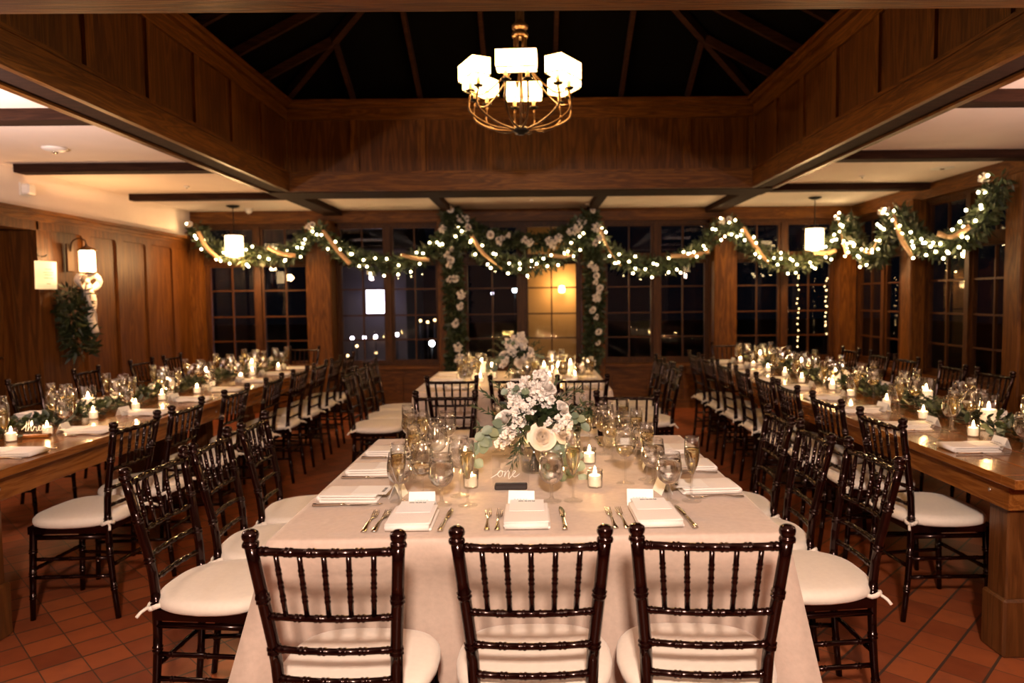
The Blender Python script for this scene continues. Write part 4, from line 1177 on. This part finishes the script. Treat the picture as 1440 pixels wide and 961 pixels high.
# ------------------------------------------------------------------ lamps
def chandelier():
    r = empty('chandelier', (-.06, 4.95, 2.58)); tag(r, 'bronze hanging chandelier with six lit rectangular fabric shades', 'chandelier')
    m = MB(); m.lathe([(.0001, -.0), (.02, .0), (.028, .012), (.05, .02), (.062, .035), (.045, .05), (.02, .06), (.0001, .065)], 20); m.build('hub', BLACKM, r)
    m = MB()
    m.lathe([(.0001, .65), (.052, .65), (.058, .665), (.054, .68), (.036, .688), (.036, .702), (.054, .708), (.056, .73), (.040, .745), (.030, .76), (.030, .84), (.020, .86), (.020, 1.9)], 18)
    for k in range(6):
        a = 2 * PI * k / 6; m.tube([(.036 * math.cos(a), .036 * math.sin(a), .53), (.036 * math.cos(a), .036 * math.sin(a), .655)], .009, 8)
    m.lathe([(.0001, .50), (.04, .50), (.05, .51), (.05, .53), (.0001, .54)], 16)
    m.lathe([(.008, .05), (.008, .51)], 8)
    m.lathe([(.0001, 1.88), (.07, 1.88), (.07, 1.91), (.0001, 1.93)], 18)
    m.build('centre_column', BRONZE, r)
    a0 = -PI / 2 - .06; R = .34
    shade_me = None
    for k in range(6):
        a = a0 + k * PI / 3; er = V((math.cos(a), math.sin(a), 0)); et = V((-math.sin(a), math.cos(a), 0))
        for s in (-1, 1):
            e = er * R + et * (s * .07)
            cp = path_pts([V((0, 0, .03)) + er * .03, er * .20 + et * s * .05 + V((0, 0, .055)), er * .345 + et * s * .072 + V((0, 0, .14)), e + V((0, 0, .265))], .03)
            m = MB(); m.tube(cp, .0075, 8); ar = m.build('arm', BRONZE, r)
            m = MB(); m.lathe([(.0001, .262), (.030, .268), (.034, .276), (.014, .28), (.0001, .28)], 14, M=Matrix.Translation(e)); m.build('drip_pan', BLACKM, ar)
            m = MB(); m.lathe([(.0125, .278), (.0125, .375), (.0001, .376)], 10, M=Matrix.Translation(e)); m.build('candle_sleeve', PORC, ar)
        cp = path_pts([V((0, 0, .43)) + er * .04 + V((0, 0, .08)), er * .14 + V((0, 0, .36)), er * .28 + V((0, 0, .24)), er * .37 + V((0, 0, .245))], .03)
        m = MB(); m.tube(cp, .006, 6); m.build('upper_brace', BRONZE, r)
        # rectangular shade: open box of fabric with metal trim
        T = Matrix(((et.x, er.x, 0, er.x * R), (et.y, er.y, 0, er.y * R), (0, 0, 1, .335), (0, 0, 0, 1)))
        m = MB(); w, d, h, t = .128, .062, .108, .003
        for (x0, x1, y0, y1) in ((-w, w, -d, -d + t), (-w, w, d - t, d), (-w, -w + t, -d + t, d - t), (w - t, w, -d + t, d - t)):
            m.box(x0, x1, y0, y1, 0, h, 0, T)
        m.box(-w + t, w - t, -d + t, d - t, h - .02, h - .018, 0, T)
        sh = m.build('lamp_shade', SHADE, r)
        for z in (-.003, h):
            m = MB()
            for (x0, x1, y0, y1) in ((-w - .002, w + .002, -d - .002, -d + .003), (-w - .002, w + .002, d - .003, d + .002), (-w - .002, -w + .003, -d, d), (w - .003, w + .002, -d, d)):
                m.box(x0, x1, y0, y1, z - .002, z + .005, 0, T)
            m.build('shade_rim', BLACKM, sh)
    return r
chandelier()
def drum_pendant(loc, label):
    r = empty('pendant_lamp', loc); tag(r, label, 'pendant lamp', 'small pendant lamps')
    x, y, z = loc
    m = MB(); m.lathe([(.0001, HC - z), (.075, HC - z), (.075, HC - z - .012), (.03, HC - z - .03), (.0001, HC - z - .03)][::-1], 18); m.build('canopy', BLACKM, r)
    m = MB(); m.tube([(0, 0, .15), (0, 0, HC - z - .02)], .006, 6); m.build('rod', BLACKM, r)
    m = MB(); m.lathe([(.102, -.125), (.105, -.12), (.105, .12), (.102, .125)], 24); m.build('lamp_shade', SHADE2, r)
    m = MB()
    m.lathe([(.0001, .125), (.135, .125), (.137, .132), (.03, .15), (.0001, .155)], 24)
    m.lathe([(.108, -.13), (.112, -.13), (.112, -.12), (.108, -.12)], 24)
    for k in range(8):
        a = PI * k / 4; m.tube([(.108 * math.cos(a), .108 * math.sin(a), -.125), (.108 * math.cos(a), .108 * math.sin(a), .13)], .003, 5)
    m.build('shade_frame', BRONZE, r)
drum_pendant((-3.60, 8.72, 2.13), 'lit drum pendant hanging above the far end of the left farm tables')
drum_pendant((3.36, 8.45, 2.12), 'lit drum pendant hanging above the far end of the right farm tables')
drum_pendant((-3.45, 3.3, 2.13), 'lit drum pendant above the nearer end of the left farm tables')
drum_pendant((3.4, 2.9, 2.13), 'unseen drum pendant added above the nearer end of the right farm tables')  # added out of view to brighten the right ceiling
def sconce(loc, label):
    r = empty('wall_sconce', loc); tag(r, label, 'wall sconce')
    m = MB(); m.cbox((.0, 0, .04), (.02, .10, .26), ch=.004); m.build('backplate', BRONZE, r)
    m = MB(); m.tube(path_pts([(.01, 0, .10), (.03, 0, .19), (.09, 0, .22), (.15, 0, .20), (.16, 0, .15)], .02), .007, 8); m.ball((.16, 0, .155), .014); m.build('arm', BRONZE, r)
    T = Matrix.Translation((.16, 0, 0))
    m = MB(); m.lathe([(.060, -.10), (.066, -.095), (.066, .10), (.060, .105)], 20, M=T); m.build('lamp_shade', SHADE2, r)
    m = MB(); m.lathe([(.0001, .105), (.082, .105), (.085, .112), (.03, .14), (.012, .155), (.0001, .156)], 20, M=T)
    for k in range(6):
        a = PI * k / 3; m.tube([(.16 + .069 * math.cos(a), .069 * math.sin(a), -.10), (.16 + .069 * math.cos(a), .069 * math.sin(a), .11)], .003, 5)
    m.lathe([(.060, -.108), (.073, -.108), (.073, -.095), (.066, -.095)], 20, M=T)
    m.build('shade_frame', BRONZE, r)
    return r
sconce((XL + .04, 6.78, 1.85), 'lit lantern wall sconce on the left panelled wall beside the doorway')
# greenery spray with ribbon bow hanging under the sconce
r = empty('wall_spray', (XL + .10, 6.72, 1.62)); tag(r, 'dark leafy spray tied with an ivory bow hanging beneath the wall sconce', 'wall spray')
m = MB(); P = path_pts([(0, -.05, 0), (.02, -.07, -.2), (.02, -.02, -.45), (.02, .05, -.66)], .06); foliage(m, P, .13, 520, .12, 71, 1, 'l', 1, .32); m.build('dark_foliage', DGREEN, r)
m = MB()
for sgn in (-1, 1):
    ribbon(m, [(.10, 0, .05), (.13, sgn * .10, .11), (.14, sgn * .17, .05), (.13, sgn * .08, -.02), (.11, 0, .03)], .06, 3 + sgn)
ribbon(m, [(.12, 0, .03), (.15, .05, -.12), (.14, .02, -.28), (.15, .05, -.44)], .065, 8); ribbon(m, [(.12, 0, .03), (.14, -.03, -.12), (.15, .06, -.25), (.14, .10, -.40)], .05, 9)
m.ball((.125, 0, .04), .03, 0, 8, (.8, 1, 1)); m.build('ribbon_bow', SATIN, r)
# paper notice hanging from a hook
r = empty('paper_notice', (XL + .03, 6.44, 1.84)); tag(r, 'tilted sheet of paper hanging from a small hook by the doorway', 'notice')
m = MB(); vs = []; n = 6
for i in range(n + 1):
    for j in range(n + 1):
        u = i / n - .5; v = j / n; vs.append((.01 + .02 * math.sin(u * 3) + .015 * v, u * .23 - v * .03, -v * .25))
fs = [(i * (n + 1) + j, i * (n + 1) + j + 1, (i + 1) * (n + 1) + j + 1, (i + 1) * (n + 1) + j) for i in range(n) for j in range(n)]
k = len(vs); vs2 = vs + [(x - .0015, y, z) for x, y, z in vs]; fs2 = fs + [tuple(q + k for q in f)[::-1] for f in fs]
m.add(vs2, fs2, 0, True); m.build('paper_sheet', CARD, r)
m = MB()
for q, w_ in ((.07, .09), (.10, .13), (.12, .11), (.15, .12), (.20, .05)): m.box(.028 + q * .06 + .004, .0285 + q * .06 + .004, -w_ / 2 - q * .12, w_ / 2 - q * .12, -q - .004, -q)
m.build('printed_lines', BRONZE, r)
m = MB(); m.tube([(-.02, -.01, .04), (.02, -.01, .045), (.03, -.01, .06)], .005, 6); m.build('hook', BLACKM, r)

# ceiling fittings
def ceil_disc(name, loc, r0, h, label, cat, kind=0):
    r = empty(name, loc); tag(r, label, cat)
    m = MB(); m.lathe([(.0001, 0), (r0, 0), (r0, -h * .35), (r0 * .8, -h * .7), (r0 * .45, -h), (.0001, -h)][::-1], 20); m.build('cover', WHITEP, r)
    m = MB(); m.lathe([(.0001, -h * 1.4), (r0 * .2, -h * 1.35), (r0 * .25, -h)], 10); m.build('sensor_cap', BLACKM if kind else SILVER, r)
ceil_disc('smoke_detector', (-3.54, 5.42, HC), .085, .03, 'round white smoke detector on the left ceiling', 'smoke detector')
ceil_disc('smoke_detector', (-3.52, 9.0, HC), .05, .06, 'small white detector on the ceiling near the left pendant', 'smoke detector')
ceil_disc('ceiling_sprinkler', (-3.44, 7.24, HC), .028, .018, 'tiny sprinkler head on the left ceiling between beams', 'sprinkler', 1)
ceil_disc('ceiling_sprinkler', (3.23, 6.97, HC), .028, .018, 'tiny sprinkler head on the right ceiling between beams', 'sprinkler', 1)
ceil_disc('ceiling_sprinkler', (.01, 8.45, HC), .028, .018, 'tiny sprinkler head on the ceiling above the flower arch', 'sprinkler', 1)
ceil_disc('ceiling_speaker', (3.80, 6.60, HC), .10, .008, 'flat round ceiling fitting beside the right wall header', 'ceiling fitting')
r = empty('wall_sensor', (XL, 6.28, 2.45)); tag(r, 'small white box high on the left plaster wall', 'sensor')
m = MB(); m.cbox((.035, 0, 0), (.07, .10, .09), ch=.012); m.build('sensor_case', WHITEP, r)
m = MB(); m.cbox((.004, 0, 0), (.008, .13, .11), ch=.002); m.build('mounting_plate', WHITEP, r)

# ------------------------------------------------------------------ outside at night
struct(MB().box(-30, 30, 9.75, 60, -.6, -.5).build('floor.001', NIGHT))
OUTW = plain('backdrop_wall', (.22, .19, .22), .8)
b = empty('backdrop', (-3.6, 16.2, -.5)); tag(b, 'dim outbuilding added beyond the left windows for a white glow and its halo', 'building')
m = MB(); m.box(-1.4, .75, 0, 2.5, 0, 3.1); m.build('wall', OUTW, b)  # wall added to carry the halo round the glow
m = MB(); m.add([(-1.6, -.3, 3.1), (.95, -.3, 3.1), (.95, 2.8, 3.1), (-1.6, 2.8, 3.1), (-1.6, 1.25, 3.9), (.95, 1.25, 3.9)], [(0, 1, 5, 4), (2, 3, 4, 5), (1, 2, 5), (3, 0, 4), (3, 2, 1, 0)]); m.build('roof', NIGHT, b)
w_ = MB(); w_.box(-.17, .37, -.03, 0, 1.64, 2.22); wf = w_.build('window_frame', BLACKM, b)
w_ = MB(); w_.box(-.14, .34, -.04, -.03, 1.67, 2.19); w_.build('glow_panel', emis('lavender_glow', (.82, .74, 1), 7), wf)  # glowing panel standing in for a white glow of unknown source
b = empty('amber_wall', (.35, 13.2, -.5)); tag(b, 'warm lit wall added outside the middle window for its amber glow', 'building')
m = MB(); m.box(-.42, .48, 0, .3, 0, 3.3); m.build('wall', plain('ochre_wall', (.55, .33, .13), .8), b)  # wall put outside to stand in for an amber patch in the pane
m = MB(); m.lathe([(.0001, -.06), (.05, -.05), (.06, .05), (.0001, .07)], 12, M=Matrix.Translation((.2, -.14, 2.12))); m.build('wall_lantern', emis('outdoor_lantern', (1, .62, .25), 14), b)
gl = [(-3.54, 14, .72), (-3.30, 14, .73), (-3.08, 14, .745), (-2.86, 14, .76), (-2.66, 14, .78)]
lm = emis('garden_lamp_cool', (.85, .78, 1), 9); lw = emis('garden_lamp_warm', (1, .6, .25), 5)
def garden_lamp(x, y, z, mat, lab, s=.035):
    r = empty('garden_lamp', (x, y, -.5)); tag(r, lab, 'garden lamp', 'garden lamps outside the windows')
    m = MB(); m.tube([(0, 0, 0), (0, 0, z + .5 - s)], .012, 6); m.build('lamp_post', BLACKM, r)
    m = MB(); m.ball((0, 0, z + .5), s, 0, 10); m.build('lamp_globe', mat, r)
for k, (x, y, z) in enumerate(gl): garden_lamp(x, y, z, lm, 'small pale lamp in a row outside the left windows, %s from the left' % ORD[k])
garden_lamp(-1.98, 14, .60, emis('garden_lamp_white', (.85, .95, 1), 18), 'bright white garden lamp outside beside the left arch post', .055)
garden_lamp(-.43, 18, 1.68, emis('garden_lamp_blue', (.6, .85, 1), 14), 'bluish distant lamp seen through the middle window', .06)
garden_lamp(-1.0, 18, 1.60, lm, 'faint distant lamp seen through the middle window, leftmost', .03)
for k, (x, z) in enumerate(((-2.35, 1.02), (-2.2, .99), (-2.05, 1.03), (-4.4, .45), (-3.9, .3), (-3.7, .5), (-3.3, .35))): garden_lamp(x, 15, z, lw, 'tiny amber garden lamp outside the left windows, %s of seven' % ORD[k], .025)

# ------------------------------------------------------------------ light
def light(kind, name, loc, en, col, size=.1, rot=None, **k):
    d = bpy.data.lights.new(name, kind); d.energy = en; d.color = col
    if kind == 'AREA': d.size = size
    elif kind != 'SUN': d.shadow_soft_size = size
    for a, v in k.items(): setattr(d, a, v)
    o = bpy.data.objects.new(name, d); COL.objects.link(o); o.location = loc
    if rot: o.rotation_euler = rot
    return o
light('AREA', 'bounced_flash', (.05, -.75, 2.34), 80, (1, .77, .63), .17, (math.radians(70), 0, 0))  # unseen area lamp standing in for flash bounced off the ceiling
light('AREA', 'ceiling_fill_light', (-3.45, 3.3, 1.93), 66, (1, .78, .71), .2, (PI, 0, 0))  # added upward fill that brightens the left ceiling, no part of the pendant
light('POINT', 'pendant_light', (-3.45, 3.3, 1.93), 16, (1, .80, .72), .05)
light('AREA', 'ceiling_fill_light', (3.4, 2.9, 1.93), 56, (1, .68, .55), .2, (PI, 0, 0))  # added upward fill that brightens the right ceiling
light('POINT', 'pendant_light', (3.4, 2.9, 1.93), 8, (1, .68, .54), .05)  # goes with the added right pendant out of view
light('POINT', 'halo_light', (-3.45, 15.8, 1.45), 1.6, (.85, .75, 1), .1)  # added to spread a halo on the wall behind the glow panel
light('POINT', 'amber_wall_light', (.56, 12.95, 1.65), 12, (1, .6, .25), .05)  # lights the added amber wall
for nm, p, e in (('pendant_light', (-3.60, 8.72, 1.95), 34), ('pendant_light', (3.36, 8.45, 1.95), 28), ('sconce_light', (XL + .36, 6.78, 1.85), 15)): light('POINT', nm, p, e, (1, .55, .22), .06)
wd = bpy.data.worlds.new('night'); S.world = wd; wd.use_nodes = True
wd.node_tree.nodes['Background'].inputs[0].default_value = (.10, .12, .2, 1); wd.node_tree.nodes['Background'].inputs[1].default_value = .006

# ------------------------------------------------------------------ camera
F = 1000.0
psi, pitch, roll = math.radians(.7), math.radians(3.47), .011
fw = V((math.sin(psi) * math.cos(pitch), math.cos(psi) * math.cos(pitch), -math.sin(pitch)))
rg = V((math.cos(psi), -math.sin(psi), 0)); upv = rg.cross(fw)
r2 = rg * math.cos(roll) - upv * math.sin(roll); u2 = upv * math.cos(roll) + rg * math.sin(roll)
cam = bpy.data.cameras.new('camera'); co = bpy.data.objects.new('camera', cam); COL.objects.link(co)
co.matrix_world = Matrix(((r2.x, u2.x, -fw.x, 0), (r2.y, u2.y, -fw.y, 0), (r2.z, u2.z, -fw.z, 1.46), (0, 0, 0, 1)))
cam.sensor_width = 36; cam.lens = F / 1440 * 36; cam.shift_x = -40.9 / 1440; cam.clip_start = .02; cam.clip_end = 200
cam.dof.use_dof = True; cam.dof.focus_distance = 2.3; cam.dof.aperture_fstop = 2.6
S.camera = co
S.view_settings.view_transform = 'Standard'; S.view_settings.look = 'None'; S.view_settings.gamma = 1; S.view_settings.use_curve_mapping = False
S.view_settings.exposure = 1.12
cy_ = S.cycles
cy_.use_denoising = True; cy_.max_bounces = 12; cy_.diffuse_bounces = 3; cy_.glossy_bounces = 4; cy_.transmission_bounces = 10; cy_.transparent_max_bounces = 32
cy_.caustics_reflective = False; cy_.caustics_refractive = False; cy_.sample_clamp_indirect = 4; cy_.sample_clamp_direct = 0; cy_.use_light_tree = True
